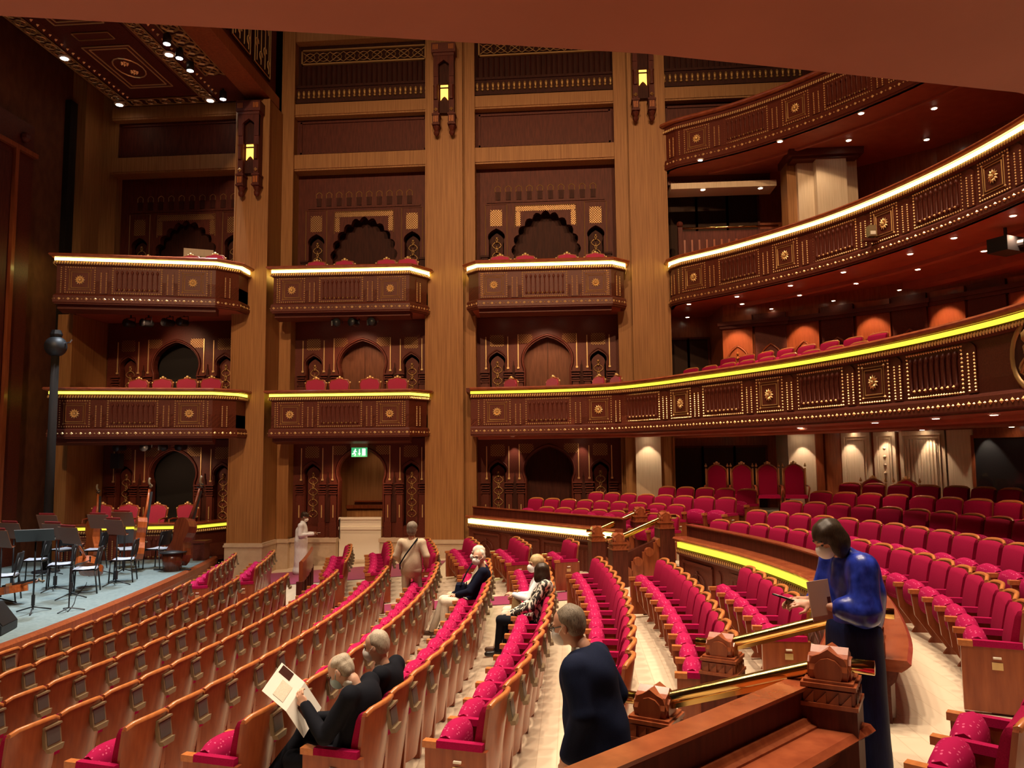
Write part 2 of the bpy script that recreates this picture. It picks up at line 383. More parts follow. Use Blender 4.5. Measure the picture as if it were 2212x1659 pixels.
def arched_screen(x0, x1, z0, H, label, fill, yb=21.42, spots=False):
    """mahogany screen with a great horseshoe arch between two niches; fill = what stands in the arch"""
    t = thing('arched_screen', label, 'wall screen'); cx = (x0+x1)/2; z1 = z0+H
    main = arch(cx, 1.22, z0, z0+1.55, z0+2.47, 1.09, .07)
    nich = [arch(cx+s*1.42, .42, z0+.32, z0+1.72, z0+2.06, 1.13, .05, 7) for s in (-1, 1)]
    mb = MB(); mb.plate([(x0, z0), (x0, z1), (x1, z1), (x1, z0)], [[(a, max(b_, z0+.001)) for a, b_ in main]]+nich, yb, yb+.22)
    mb.build('panelling', 'carved', t)
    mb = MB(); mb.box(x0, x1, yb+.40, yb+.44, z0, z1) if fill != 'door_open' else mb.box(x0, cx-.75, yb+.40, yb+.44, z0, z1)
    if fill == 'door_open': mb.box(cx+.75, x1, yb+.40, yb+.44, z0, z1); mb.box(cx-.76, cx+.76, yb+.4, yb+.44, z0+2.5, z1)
    mb.build('backing', 'dark_void', t)  # near-black sheet paints the darkness behind the openings
    mb = MB(); outline(mb, arch(cx, 1.30, z0+.3, z0+1.55, z0+2.53, 1.09, .07), yb-.015, .035); mb.build('arch_moulding', 'carved', t, True)
    for s, nc in zip((-1, 1), nich):
        nx = cx+s*1.42
        mb = MB(); mb.prism([(nx+(p[0]-nx)*.80, z0+.32+(p[1]-z0-.32)*.955) for p in nc], yb+.14, yb+.24); pn = mb.build('niche_panel', 'carved', t)
        scrollwork(nx, z0+.55, z0+1.78, .34, yb+.125).build('scrollwork', 'gold_dull', pn, True)['kind'] = 'stuff'
        mb = MB(); outline(mb, arch(nx, .50, z0+.5, z0+1.72, z0+2.13, 1.10, .06, 7), yb-.01, .022); mb.build('niche_moulding', 'carved', t, True)
        # gilt lines down either side of the niche and the arch
        for dx in (-.31, .31):
            mb = MB(); mb.box(nx+dx-.012, nx+dx+.012, yb-.02, yb, z0+1.62, z0+2.5); mb.box(nx+dx-.03, nx+dx+.03, yb-.03, yb, z0+1.58, z0+1.63); mb.build('gilt_line', 'gold', t)
        mb = MB(); mb.box(cx+s*.82-.012, cx+s*.82+.012, yb-.02, yb, z0+1.62, z0+2.55); mb.box(cx+s*.82-.03, cx+s*.82+.03, yb-.03, yb, z0+1.58, z0+1.63); mb.build('gilt_line', 'gold', t)
        lattice(nx-.2, nx+.2, z0+2.22, z0+2.55, yb-.012, .07).build('lattice', 'gold_dull', t)['kind'] = 'stuff'
        for k in range(3):   # corner lattice beside the arch crown
            pass
        lattice(cx+s*.62-.2, cx+s*.62+.2, z0+2.3, z0+2.56, yb-.012, .07).build('lattice', 'gold_dull', t)['kind'] = 'stuff'
        # colonnettes, dado and pointed finial between arch and niche
        for px in (cx+s*.78, cx+s*1.11, cx+s*1.76):
            if not (x0+.04 < px < x1-.04): continue
            mb = MB(); mb.box(px-.10, px+.10, yb-.07, yb, z0+.0, z0+.42); mb.box(px-.085, px+.085, yb-.06, yb, z0+.42, z0+1.2)
            for zz, e in ((1.20, .03), (1.26, .015), (1.33, .04), (1.40, .02), (1.47, .045)): mb.box(px-.085-e, px+.085+e, yb-.06-e, yb, z0+zz, z0+zz+.035)
            mb.build('colonnette', 'carved', t)
            mb = MB(); mb.box(px-.012, px+.012, yb-.078, yb-.055, z0+.55, z0+.9); mb.build('inlay', 'gold', t)
        fx = cx+s*.945
        mb = MB(); mb.prism([(fx-.07, z0+.42), (fx-.07, z0+1.35), (fx-.035, z0+1.55), (fx-.03, z0+1.66), (fx-.012, z0+1.68), (fx, z0+1.82), (fx+.012, z0+1.68), (fx+.03, z0+1.66), (fx+.035, z0+1.55), (fx+.07, z0+1.35), (fx+.07, z0+.42)], yb-.035, yb+.01)
        mb.build('finial_board', 'mahogany_dark', t)
        mb = MB(); mb.box(nx-.26, nx+.26, yb-.05, yb, z0, z0+.30); mb.box(nx-.17, nx+.17, yb-.07, yb-.04, z0+.06, z0+.24); mb.build('dado_panel', 'carved', t)
    if fill == 'doors':
        for s in (-1, 1):
            d = MB(); xa, xb = sorted((cx, cx+s*.72)); d.box(xa+.005, xb-.005, yb+.30, yb+.36, z0, z0+2.5); dr = d.build('door_leaf', 'door_wood', t)
            d = MB(); outline(d, arch(cx+s*.36, .40, z0+.35, z0+.75, z0+1.02, 1.05, .05, 6), yb+.29, .015); d.build('leaf_moulding', 'door_wood', dr, True)
            d = MB(); d.tube([(cx+s*.06, yb+.27, z0+.62), (cx+s*.06, yb+.25, z0+.66), (cx+s*.06, yb+.25, z0+1.0), (cx+s*.06, yb+.27, z0+1.04)], .014, 6); d.build('pull_handle', 'brass', dr, True)
    return t
NB = ('beside the stage', 'of the doorway bay', 'beside the curved balcony')
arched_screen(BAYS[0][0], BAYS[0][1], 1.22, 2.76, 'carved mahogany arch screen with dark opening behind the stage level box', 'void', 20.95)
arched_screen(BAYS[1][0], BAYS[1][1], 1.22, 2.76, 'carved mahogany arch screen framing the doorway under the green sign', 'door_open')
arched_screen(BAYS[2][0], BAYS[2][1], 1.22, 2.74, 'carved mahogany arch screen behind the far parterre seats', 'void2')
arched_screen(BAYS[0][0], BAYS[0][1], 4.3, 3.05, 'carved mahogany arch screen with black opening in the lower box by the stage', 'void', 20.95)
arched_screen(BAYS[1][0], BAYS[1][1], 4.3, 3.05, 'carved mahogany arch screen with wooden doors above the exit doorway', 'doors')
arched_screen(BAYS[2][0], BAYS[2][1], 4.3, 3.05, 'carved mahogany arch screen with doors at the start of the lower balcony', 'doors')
# dark wood leaf in the arch behind the far parterre seats
mb = MB(); mb.box(-1.4, .1, 21.74, 21.80, 1.2, 3.75); o = struct(mb.build('door_1', 'mahogany_dark')); o['label'] = 'dark wooden door in the parterre arch'
# doorway bay: corridor behind the arch and the low white gate
mb = MB(); mb.box(-6.9, -5.0, 23.2, 23.3, .3, 4.2); mb.box(-7.0, -6.85, 21.9, 23.3, .3, 4.2); mb.box(-5.05, -4.9, 21.9, 23.3, .3, 4.2); mb.box(-7, -4.9, 21.9, 23.3, 4.1, 4.2)
o = struct(mb.build('wall_corridor', 'veneer')); o['label'] = 'wood lined corridor wall beyond the doorway'
spot((-5.9, 22.5, 4.0), (-5.95, 23.2, 2.2), 14, 90, .9, .1)
mb = MB(); mb.box(-6.6, -5.28, 23.05, 23.2, 2.1, 2.14); mb.box(-6.85, -5.05, 23.1, 23.2, 1.9, 2.0); o = struct(mb.build('trim_1', 'redwood')); o['label'] = 'wooden rail in the corridor'
mb = MB(); mb.box(-7.90, -6.55, 21.1, 21.9, .2, 1.12); mb.box(-7.9, -6.53, 21.06, 21.9, 1.12, 1.22); mb.box(-5.32, -3.97, 21.1, 21.9, .2, 1.12); mb.box(-5.34, -3.97, 21.06, 21.9, 1.12, 1.22)
o = struct(mb.build('baseboard_far', 'cream_stone')); o['label'] = 'pale stone plinth either side of the doorway'
mb = MB(); mb.box(-6.55, -5.32, 20.9, 21.9, .2, .62); o = struct(mb.build('doorway_step', 'cream_stone')); o['label'] = 'pale stone step at the doorway'
t = thing('low_gate', 'low white panelled gate closing the far doorway', 'gate')
mb = MB(); mb.box(-6.53, -5.34, 21.35, 21.4, .62, 1.75); mb.build('leaf', 'white_plate', t)
mb = MB(); mb.box(-6.54, -5.33, 21.31, 21.42, 1.44, 1.52); mb.box(-6.54, -5.33, 21.31, 21.42, 1.72, 1.78); mb.build('rail', 'white_plate', t)
mb = MB(); mb.tube([(-6.50, 21.3, 1.2), (-6.5, 21.27, 1.25), (-6.5, 21.27, 1.6), (-6.5, 21.3, 1.75)], .014, 6); mb.build('pull_handle', 'black_metal', t)
# exit sign
t = thing('exit_sign', 'green lit emergency exit sign over the far doorway', 'sign')
mb = MB(); mb.box(-6.16, -5.72, 21.20, 21.26, 3.46, 3.72); mb.build('panel', 'exit_green', t)
mb = MB(); mb.box(-6.18, -5.70, 21.19, 21.28, 3.72, 3.86); mb.box(-5.96, -5.92, 21.22, 21.25, 3.86, 4.05); mb.build('housing', 'bezel', t)
mb = MB()   # running figure, arrow and doorway
mb.ball((-6.045, 21.195, 3.665), .020, 6, 4)
for a, b_, r in (((-6.05, 3.64), (-6.075, 3.58), .022), ((-6.075, 3.58), (-6.04, 3.53), .014), ((-6.04, 3.53), (-6.06, 3.49), .012), ((-6.075, 3.58), (-6.11, 3.54), .014), ((-6.11, 3.54), (-6.14, 3.545), .011), ((-6.05, 3.63), (-6.005, 3.60), .010), ((-6.055, 3.63), (-6.10, 3.61), .010)):
    mb.bar((a[0], 21.193, a[1]), (b_[0], 21.193, b_[1]), r*1.6, .008, (0, 1, 0))
mb.bar((-5.93, 21.193, 3.68), (-5.93, 21.193, 3.54), .022, .008, (0, 1, 0)); mb.prism([(-5.965, 3.56), (-5.895, 3.56), (-5.93, 3.50)], 21.19, 21.197)
mb.prism([(-5.85, 3.50), (-5.85, 3.69), (-5.76, 3.69), (-5.76, 3.50)], 21.19, 21.197); mb.build('pictogram', 'exit_white', t)
# ---- upper tier screens
def upper_screen(x0, x1, label, yb=21.5):
    t = thing('scalloped_screen', label, 'wall screen'); cx = (x0+x1)/2; z0, z1 = 7.6, 11.8
    n = 11; sc = []
    for i in range(n):                          # scalloped arch
        a0, a1 = pi-pi*i/n, pi-pi*(i+1)/n
        for k in range(4):
            a = a0+(a1-a0)*k/4; rr = 1+.09*math.sin(pi*k/4)*(1 if k else 0)
            sc.append((cx+.92*rr*math.cos(a), z0+1.55+1.12*rr*math.sin(a)*(1+.06*math.sin(a)**6)))
    sc = [(cx-.92, z0+.002)]+sc+[(cx+.92, z0+1.55), (cx+.92, z0+.002)]
    nich = [arch(cx+s*1.42, .44, z0+.35, z0+2.0, z0+2.36, 1.12, .05, 7) for s in (-1, 1)]
    mb = MB(); mb.plate([(x0, z0), (x0, z1), (x1, z1), (x1, z0)], [sc]+nich, yb, yb+.2); mb.build('panelling', 'mahogany', t)
    mb = MB(); mb.box(x0, x1, yb+.4, yb+.44, z0, z1); mb.build('backing', 'mahogany_dark', t)
    for s, nc in zip((-1, 1), nich):
        nx = cx+s*1.42
        mb = MB(); mb.prism([(nx+(p[0]-nx)*.8, z0+.35+(p[1]-z0-.35)*.95) for p in nc], yb+.16, yb+.24); pn = mb.build('niche_panel', 'mahogany_dark', t)
        scrollwork(nx, z0+1.2, z0+2.1, .34, yb+.14).build('scrollwork', 'gold_dull', pn, True)['kind'] = 'stuff'
        mb = MB()
        for pts in ([(nx-.31, z0+1.5), (nx-.31, z0+3.05), (nx+.31, z0+3.05), (nx+.31, z0+1.5)],): outline(mb, pts, yb-.01, .010)
        mb.build('gilt_line', 'gold_dull', t)
        lattice(nx-.17, nx+.17, z0+2.42, z0+2.9, yb-.012, .07).build('lattice', 'gold_dull', t)['kind'] = 'stuff'
    mb = MB(); outline(mb, [(cx-.88, z0+2.35), (cx-.88, z0+3.0), (cx+.88, z0+3.0), (cx+.88, z0+2.35)], yb-.01, .010); mb.build('gilt_line', 'gold_dull', t)
    for a, b_, c, d in ((cx-.86, cx+.86, z0+2.84, z0+2.98), (cx-.86, cx-.72, z0+2.4, z0+2.84), (cx+.72, cx+.86, z0+2.4, z0+2.84)):
        lattice(a, b_, c, d, yb-.012, .06).build('lattice', 'gold_dull', t)['kind'] = 'stuff'
    for i in range(10):                         # row of little arches
        ax = x0+.62+(x1-x0-1.24)*i/9
        mb = MB(); outline(mb, arch(ax, .16, z0+3.42, z0+3.48, z0+3.60, 1.08, .02, 5), yb-.01, .011); a_ = mb.build('little_arch', 'gold_dull', t)
        mb = MB(); mb.box(ax-.07, ax+.07, yb-.02, yb+.01, z0+3.18, z0+3.42); mb.build('tablet', 'mahogany_dark', a_)
    mb = MB(); mb.box(x0+.3, x1-.3, yb-.03, yb, z0+3.1, z0+3.14); mb.build('rail', 'mahogany', t)
    for s in (-1, 1):
        mb = MB(); mb.box(cx+s*1.75-.09, cx+s*1.75+.09, yb-.05, yb, z0, z0+1.5); mb.box(cx+s*1.75-.12, cx+s*1.75+.12, yb-.08, yb, z0+1.5, z0+1.56); mb.build('colonnette', 'mahogany_dark', t)
    return t
upper_screen(*BAYS[0], 'scalloped arch screen in the upper box by the stage', 21.3)
upper_screen(*BAYS[1], 'scalloped arch screen in the upper box over the doorway bay')
upper_screen(*BAYS[2], 'scalloped arch screen in the upper box beside the curved balconies')
# pale open door leaf in the upper box by the stage
t = thing('open_door', 'pale panelled door standing ajar in the upper stage box', 'door', (-11.05, 20.9, 7.75), math.radians(25))
mb = MB(); mb.box(0, .80, 0, .05, 0, 1.75); mb.build('leaf', 'cream_panel', t)
mb = MB()
for a in (.12, .46): outline(mb, [(a, .2), (a, 1.55), (a+.24, 1.55), (a+.24, .2), (a, .2)], -.005, .012)
mb.build('panel_moulding', 'bezel', t)
# ---- carved lantern brackets on the piers
def bracket(x, y, z, label):
    t = thing('lantern_bracket', label, 'bracket', (x, y, z))
    mb = MB(); mb.box(-.34, .34, -.34, .0, 2.30, 2.58); mb.box(-.30, .30, -.30, 0, 2.22, 2.30); mb.build('cap', 'carved', t)
    for dx in (-.22, .22):
        for k in range(4): mb2 = MB(); mb2.box(dx-.07+k*.04, dx-.05+k*.04, -.36, -.33, 2.38, 2.52); mb2.build('flute', 'redwood_edge', t)
    mb = MB(); mb.prism([(-.29, 1.62), (-.29, 2.22), (.29, 2.22), (.29, 1.62)]+arch(0, .34, 1.62, 1.85, 2.1, 1.05, .06, 6)[::-1], -.28, -.2); mb.build('arch_board', 'mahogany', t)
    for s in (-1, 1):
        mb = MB(); mb.box(s*.22-.07, s*.22+.07, -.26, 0, .55, 2.22); mb.lathe([(.06, .95), (.07, 1.0), (.06, 1.3), (.08, 1.36)], (s*.22, -.26, 0), 6); lg = mb.build('side_post', 'mahogany', t)
        mb = MB(); mb.box(s*.22-.11, s*.22+.11, -.30, 0, .50, .55); mb.box(s*.22-.09, s*.22+.09, -.28, 0, .26, .50); mb.box(s*.22-.11, s*.22+.11, -.30, 0, .22, .26)
        mb.lathe([(.03, -.06), (.075, -.01), (.085, .05), (.06, .10), (.10, .18), (.11, .22)], (s*.22, -.15, 0), 8); mb.build('pendant', 'mahogany', lg)
        for k in range(3): mb = MB(); mb.box(s*.22-.06+k*.045, s*.22-.035+k*.045, -.295, -.275, .30, .47); mb.build('flute', 'redwood_edge', lg)
        mb = MB(); mb.bead((s*.22, -.285, .66), .06); mb.build('rosette', 'gold_dull', lg)
    mb = MB(); mb.box(-.15, .15, -.12, -.02, .62, 2.2); mb.build('back_board', 'mahogany_dark', t)
    mb = MB(); mb.prism([(-.105, .98), (-.105, 1.42), (.105, 1.42), (.105, .98), (.05, 1.06), (0, 1.1), (-.05, 1.06)], -.15, -.12); mb.build('lamp_glass', 'lamp_amber', t)
    mb = MB(); mb.box(-.12, .12, -.17, -.11, 1.31, 1.345); mb.box(-.13, .13, -.17, -.1, 1.42, 1.5); mb.build('lamp_bar', 'mahogany_dark', t)
    return t
bracket(-3.42, 20.76, 12.45, 'carved wooden lantern bracket with amber glass between the tall side bays')
bracket(-8.68, 19.98, 10.62, 'carved wooden lantern bracket with amber glass on the pier next to the proscenium')
bracket(2.12, 20.76, 12.62, 'carved wooden lantern bracket with amber glass above the balcony pier')
# ---- proscenium: dark splayed wall, frame, and the coffered soffit over the stage front
mb = MB(); mb.box(-14.6, -14.12, 4.0, 21.2, .86, 17); o = struct(mb.build('wall_proscenium', 'proscenium')); o['label'] = 'dark brown proscenium side wall'
mb = MB(); mb.box(-14.12, -13.95, 19.9, 20.5, .86, 13.6); o = struct(mb.build('trim_2', 'black_drape')); o['label'] = 'black drape strip beside the stage box'
t = thing('proscenium_frame', 'carved mahogany proscenium frame at the edge of the stage', 'frame')
mb = MB(); mb.box(-14.12, -13.9, 14.5, 18.45, .86, 12.15); mb.build('upright', 'carved', t)
mb = MB(); mb.box(-13.92, -13.84, 14.5, 17.6, .86, 11.1); mb.build('inner_panel', 'mahogany', t)
mb = MB(); mb.box(-13.95, -13.8, 14.5, 18.5, 11.3, 11.42); mb.box(-13.95, -13.8, 17.7, 17.82, .86, 11.3); mb.build('moulding', 'redwood', t)
mb = MB(); mb.ball((-13.84, 18.05, 11.7), .14, 8, 5); mb.build('boss', 'carved', t)
t = thing('stage_canopy', 'gilded coffered canopy hanging over the front of the stage', 'ceiling canopy')
zc = 13.6
mb = MB(); mb.box(-12.85, -8.42, 2, 20.45, zc, zc+.3); mb.box(-8.72, -8.42, 2, 20.9, zc+.3, 16.8); mb.build('body', 'carved', t)
def sof(x0, x1, y0, y1, name, mat, dz=.03):
    mb = MB(); mb.box(x0, x1, y0, y1, zc-dz, zc); return mb.build(name, mat, t)
# pierced gilt borders
def fret(x0, x1, y0, y1, name):
    p = sof(x0, x1, y0, y1, name, 'mahogany_dark', .02); mb = MB(); along_y = (y1-y0) > (x1-x0); l = (y1-y0) if along_y else (x1-x0); wd = (x1-x0) if along_y else (y1-y0); n = int(l/(wd*.9))
    for i in range(n):
        c = (i+.5)*l/n; cx, cy = ((x0+x1)/2, y0+c) if along_y else (x0+c, (y0+y1)/2)
        mb.tube([(cx+wd*.34*math.cos(a), cy+wd*.34*math.sin(a), zc-.025) for a in [2*pi*j/8 for j in range(9)]], wd*.06, 4, False)
        for s in (-1, 1): mb.bar((cx-wd*.45, cy-s*wd*.45, zc-.024), (cx+wd*.45, cy+s*wd*.45, zc-.024), wd*.09, .012)
    for e in ((x0, x0+.04), (x1-.04, x1)) if along_y else ((y0, y0+.04), (y1-.04, y1)):
        if along_y: mb.box(e[0], e[1], y0, y1, zc-.035, zc)
        else: mb.box(x0, x1, e[0], e[1], zc-.035, zc)
    stuff(mb.build('gilt_fretwork', 'gold_dull', p))
fret(-12.8, -12.42, 8, 20.4, 'border'); fret(-12.4, -9.9, 20.0, 20.4, 'border'); fret(-10.25, -9.9, 8, 20.0, 'border'); fret(-9.55, -8.98, 8, 18.9, 'border')
for x in (-12.28, -9.72, -8.72):
    mb = MB(); n = 46
    for i in range(n): mb.bead((x, 10.2+i*.215, zc-.02), .045, .045)
    stuff(mb.build('stud_row', 'gold', t))
mb = MB(); mb.box(-12.15, -10.35, 8, 19.85, zc-.03, zc); mb.build('coffer_field', 'mahogany', t)
for k, (y0, y1) in enumerate(((17.2, 19.3), (14.0, 16.2), (11.0, 13.1))):
    c = sof(-11.85, -10.65, y0, y1, 'coffer', 'carved', .05); mb = MB()
    for a in (0, .12): 
        for (p, q) in (((-11.85+a, y0+a), (-10.65-a, y0+a)), ((-10.65-a, y0+a), (-10.65-a, y1-a)), ((-10.65-a, y1-a), (-11.85+a, y1-a)), ((-11.85+a, y1-a), (-11.85+a, y0+a))): mb.bar((*p, zc-.06), (*q, zc-.06), .03, .02)
    cy = (y0+y1)/2; mb.tube([(-11.25+.35*math.cos(a), cy+.5*math.sin(a), zc-.065) for a in [2*pi*j/16 for j in range(17)]], .02, 4, False)
    for s in (-1, 1):
        for j in range(6): a = 2*pi*j/6; mb.bead((-11.25+.07*math.cos(a), cy+s*.22+.07*math.sin(a), zc-.06), .05, .05)
    mb.build('coffer_ornament', 'gold', c)
    s_ = sof(-11.7, -10.8, y0-.62, y0-.32, 'coffer_strip', 'carved', .05); mb = MB()
    for (p, q) in (((-11.7, y0-.62), (-10.8, y0-.62)), ((-10.8, y0-.62), (-10.8, y0-.32)), ((-10.8, y0-.32), (-11.7, y0-.32)), ((-11.7, y0-.32), (-11.7, y0-.62))): mb.bar((*p, zc-.06), (*q, zc-.06), .025, .02)
    mb.build('strip_edge', 'gold_dull', s_)
# the canopy's face towards the house: tall gilt tracery on panels
for k in range(7):
    y0 = 20.5-k*1.35; mb = MB(); mb.box(-8.42, -8.38, y0-1.25, y0-.1, 14.1, 16.4); p = mb.build('face_panel', 'mahogany_dark', t); mb = MB()
    for j in range(4):
        yy = y0-.25-j*.27; mb.tube([(-8.37, yy, 14.25), (-8.37, yy, 15.7+.1*(j % 2)), (-8.37, yy-.09, 15.85), (-8.37, yy-.13, 15.6), (-8.37, yy-.05, 15.35)], .016, 4, False)
        mb.tube([(-8.37, yy+.1*math.cos(a), 14.5+.12*math.sin(a)+.25*(j % 2)) for a in [2*pi*q/8 for q in range(7)]], .016, 4, False)
    mb.tube([(-8.37, y0-1.2, 14.15), (-8.37, y0-1.2, 16.3), (-8.37, y0-.15, 16.3), (-8.37, y0-.15, 14.15), (-8.37, y0-1.2, 14.15)], .016, 4, False)
    stuff(mb.build('gilt_tracery', 'gold', p))
mb = MB(); mb.box(-8.95, -8.30, 2, 20.9, zc-.08, zc+.25); mb.build('lower_moulding', 'redwood', t)
# ---- enclosing shell (beyond the frame, keeps the light in)
mb = MB(); mb.box(-16, 14, -6, 24, 17, 17.2); o = struct(mb.build('ceiling', 'mahogany'))
mb = MB(); mb.box(-16, 14, -6.2, -6, 0, 17.2); o = struct(mb.build('wall_near', 'veneer'))
mb = MB(); mb.box(-16.2, -16, -6, 24, 0, 17.2); o = struct(mb.build('wall_stage', 'black_drape'))
mb = MB(); mb.box(-16, 14, 23.6, 23.8, -.2, 17.2); o = struct(mb.build('wall_far', 'mahogany_dark'))
mb = MB(); mb.box(13.8, 14, -6, 24, 0, 17.2); o = struct(mb.build('wall_rear', 'redwood'))
# ================================================================== balconies and boxes
def bead_frame(w_, h, step, r, x0=0, z0=0):
    mb = MB(); nx = max(2, int(w_/step)); nz = max(2, int(h/step))
    for i in range(nx+1):
        for z in (0, h): mb.bead((x0-w_/2+w_*i/nx, -.012, z0+z), r)
    for i in range(1, nz):
        for x in (-w_/2, w_/2): mb.bead((x0+x, -.012, z0+h*i/nz), r)
    return mb
# shared pieces, x along the front, -y outwards, z up from the panel foot
mb = MB(); mb.box(-.36, .36, -.015, .02, 0, .68); PB_ROS = mb.mesh('rosette_panel', 'carved')
mb = bead_frame(.68, .64, .055, .024, 0, .02); PB_ROSB = mb.mesh('bead_frame', 'gold', False)
mb = MB()
for e, r in ((.20, .012), (.245, .009)):
    mb.tube([(-e, -.02, .34-e), (e, -.02, .34-e), (e, -.02, .34+e), (-e, -.02, .34+e), (-e, -.02, .34-e)], r, 4, False)
for sx in (-1, 1):
    for sz in (-1, 1): mb.bead((sx*.25, -.02, .34+sz*.25), .028)
PB_ROSF = mb.mesh('inner_frame', 'gold_dull')
mb = MB()
for j in range(12):
    a = 2*pi*j/12; c, s = math.cos(a), math.sin(a)
    mb.add([(.025*c, -.03, .34+.025*s), (.075*c-.022*s, -.035, .34+.075*s+.022*c), (.125*c, -.03, .34+.125*s), (.075*c+.022*s, -.035, .34+.075*s-.022*c), (.07*c, -.055, .34+.07*s)], [(0, 1, 4), (1, 2, 4), (2, 3, 4), (3, 0, 4)])
mb.ball((0, -.045, .34), .03, 8, 5); PB_ROSE = mb.mesh('rosette', 'gold')
mb = MB(); mb.box(-.6, .6, -.01, .02, 0, .68); PB_BAL = mb.mesh('baluster_panel', 'carved')
PB_BALB = bead_frame(1.16, .64, .055, .024, 0, .02).mesh('bead_frame', 'gold', False)
mb = MB()
mb.lathe([(.012, .08), (.03, .10), (.03, .14), (.014, .16), (.018, .34), (.014, .50), (.03, .53), (.034, .56), (.012, .60)], (0, -.025, 0), 5); PB_BST = mb.mesh('baluster', 'carved', True)
mb = MB(); mb.bead((0, -.03, .11), .03); PB_FOOT = mb.mesh('baluster_foot', 'gold_dull')
mb = MB(); mb.prism(arch(0, .19, .0, .58, .68, 1.0, .02, 5), -.02, .015); PB_STR = mb.mesh('arched_strip', 'carved')
mb = MB()
for x in (-.062, .062):
    for i in range(12): mb.bead((x, -.02, .03+i*.045), .020)
PB_STRB = mb.mesh('bead_row', 'gold')
mb = MB()
for i in range(13): mb.bead((0, -.015, .02+i*.052), .022)
PB_ROPE = mb.mesh('rope_moulding', 'gold')
def module(parent, kind, p, ang, z):
    loc = (p.x, p.y, z)
    if kind == 'R':
        o = place(PB_ROS, 'rosette_panel', parent, loc, ang)
        for me, n in ((PB_ROSB, 'bead_frame'), (PB_ROSF, 'inner_frame'), (PB_ROSE, 'rosette')): stuff(place(me, n, o))
    elif kind == 'B':
        o = place(PB_BAL, 'baluster_panel', parent, loc, ang); stuff(place(PB_BALB, 'bead_frame', o))
        for i in range(9): place(PB_BST, 'baluster', o, (-.48+i*.12, 0, 0)); place(PB_FOOT, 'baluster_foot', o, (-.42+i*.12, 0, 0)) if i < 8 else None
    elif kind == 'S':
        o = place(PB_STR, 'arched_strip', parent, loc, ang); stuff(place(PB_STRB, 'bead_row', o))
    elif kind == 'E': stuff(place(PB_ROPE, 'rope_moulding', parent, loc, ang))
W_MOD = {'R': .80, 'S': .30, 'B': 1.28, 'E': .18}
def front(t, P, zt, seq, s0=0., led='led', drop=1.26, start_off=0):
    """ornamented balcony front along path P (right-hand side faces the hall), ledge top at zt"""
    mb = MB(); sweep(mb, P, [(-.22, zt), (.15, zt), (.17, zt-.03), (.15, zt-.06), (.10, zt-.085), (-.22, zt-.085)]); mb.build('ledge', 'ledge_wood', t)
    if led:
        mb = MB(); sweep(mb, P, [(.035, zt-.095), (.05, zt-.095), (.05, zt-.162), (.035, zt-.162)]); mb.build('light_strip', led, t)
    mb = MB(); sweep(mb, P, [(-.08, zt-.085), (.035, zt-.085), (.035, zt-.20), (.06, zt-.215), (.06, zt-.25), (.0, zt-.285), (.0, zt-.30), (-.08, zt-.30)]); mb.build('cove', 'carved', t)
    mb = MB(); Q = offset(P, .068); L_ = plen(Q); n = int(L_/.062)
    for i in range(n):
        p, a = along(Q, (i+.5)*L_/n); dx, dy = math.cos(a)*.022, math.sin(a)*.022
        mb.add([(p.x-dx*1.3, p.y-dy*1.3, zt-.255), (p.x+dx*.3, p.y+dy*.3, zt-.262), (p.x+dx*1.3, p.y+dy*1.3, zt-.195), (p.x-dx*.3, p.y-dy*.3, zt-.19), (p.x+math.sin(a)*.025, p.y-math.cos(a)*.025, zt-.225)], [(0, 1, 4), (1, 2, 4), (2, 3, 4), (3, 0, 4)])
    stuff(mb.build('rope_row', 'gold', t))
    mb = MB(); sweep(mb, P, [(-.08, zt-.29), (.0, zt-.29), (.0, zt-1.0), (.03, zt-1.02), (.05, zt-1.05), (.06, zt-drop+.04), (.03, zt-drop+.02), (.03, zt-drop), (-.08, zt-drop)]); mb.build('fascia', 'carved', t)
    mb = MB(); Q = offset(P, .062); L_ = plen(Q); n = int(L_/.105)
    for i in range(n):
        p, a = along(Q, (i+.5)*L_/n); mb.v_ = None
        r = .036 if i % 2 else .020; k = .044 if i % 2 else .026; dx, dy = math.cos(a), math.sin(a); zz = zt-1.135
        mb.add([(p.x-dx*k, p.y-dy*k, zz), (p.x+dx*k, p.y+dy*k, zz), (p.x, p.y, zz-r), (p.x, p.y, zz+r), (p.x+dy*.025, p.y-dx*.025, zz)], [(0, 2, 4), (2, 1, 4), (1, 3, 4), (3, 0, 4)])
    stuff(mb.build('stud_row', 'gold', t))
    s = s0
    for c in seq:
        wd = W_MOD[c]; p, a = along(P, s+wd/2); module(t, c, p, a, zt-.985); s += wd
    return s
def slab(t, P, back, z0, z1, name='floor_slab', mat='soffit'):
    """closed slab between the front path and a list of back points"""
    pts = [(p.x, p.y) for p in P]+[(b_[0], b_[1]) for b_ in back]; n = len(pts)
    tr = tessellate_polygon([[Vector((p[0], p[1], 0)) for p in pts]])
    mb = MB(); mb.add([(*p, z0) for p in pts]+[(*p, z1) for p in pts], [tuple(x) for x in tr]+[tuple(i+n for i in x) for x in tr]+[(i, (i+1) % n, (i+1) % n+n, i+n) for i in range(n)])
    return mb.build(name, mat, t)
def vec(L_): return [Vector(p) for p in L_]
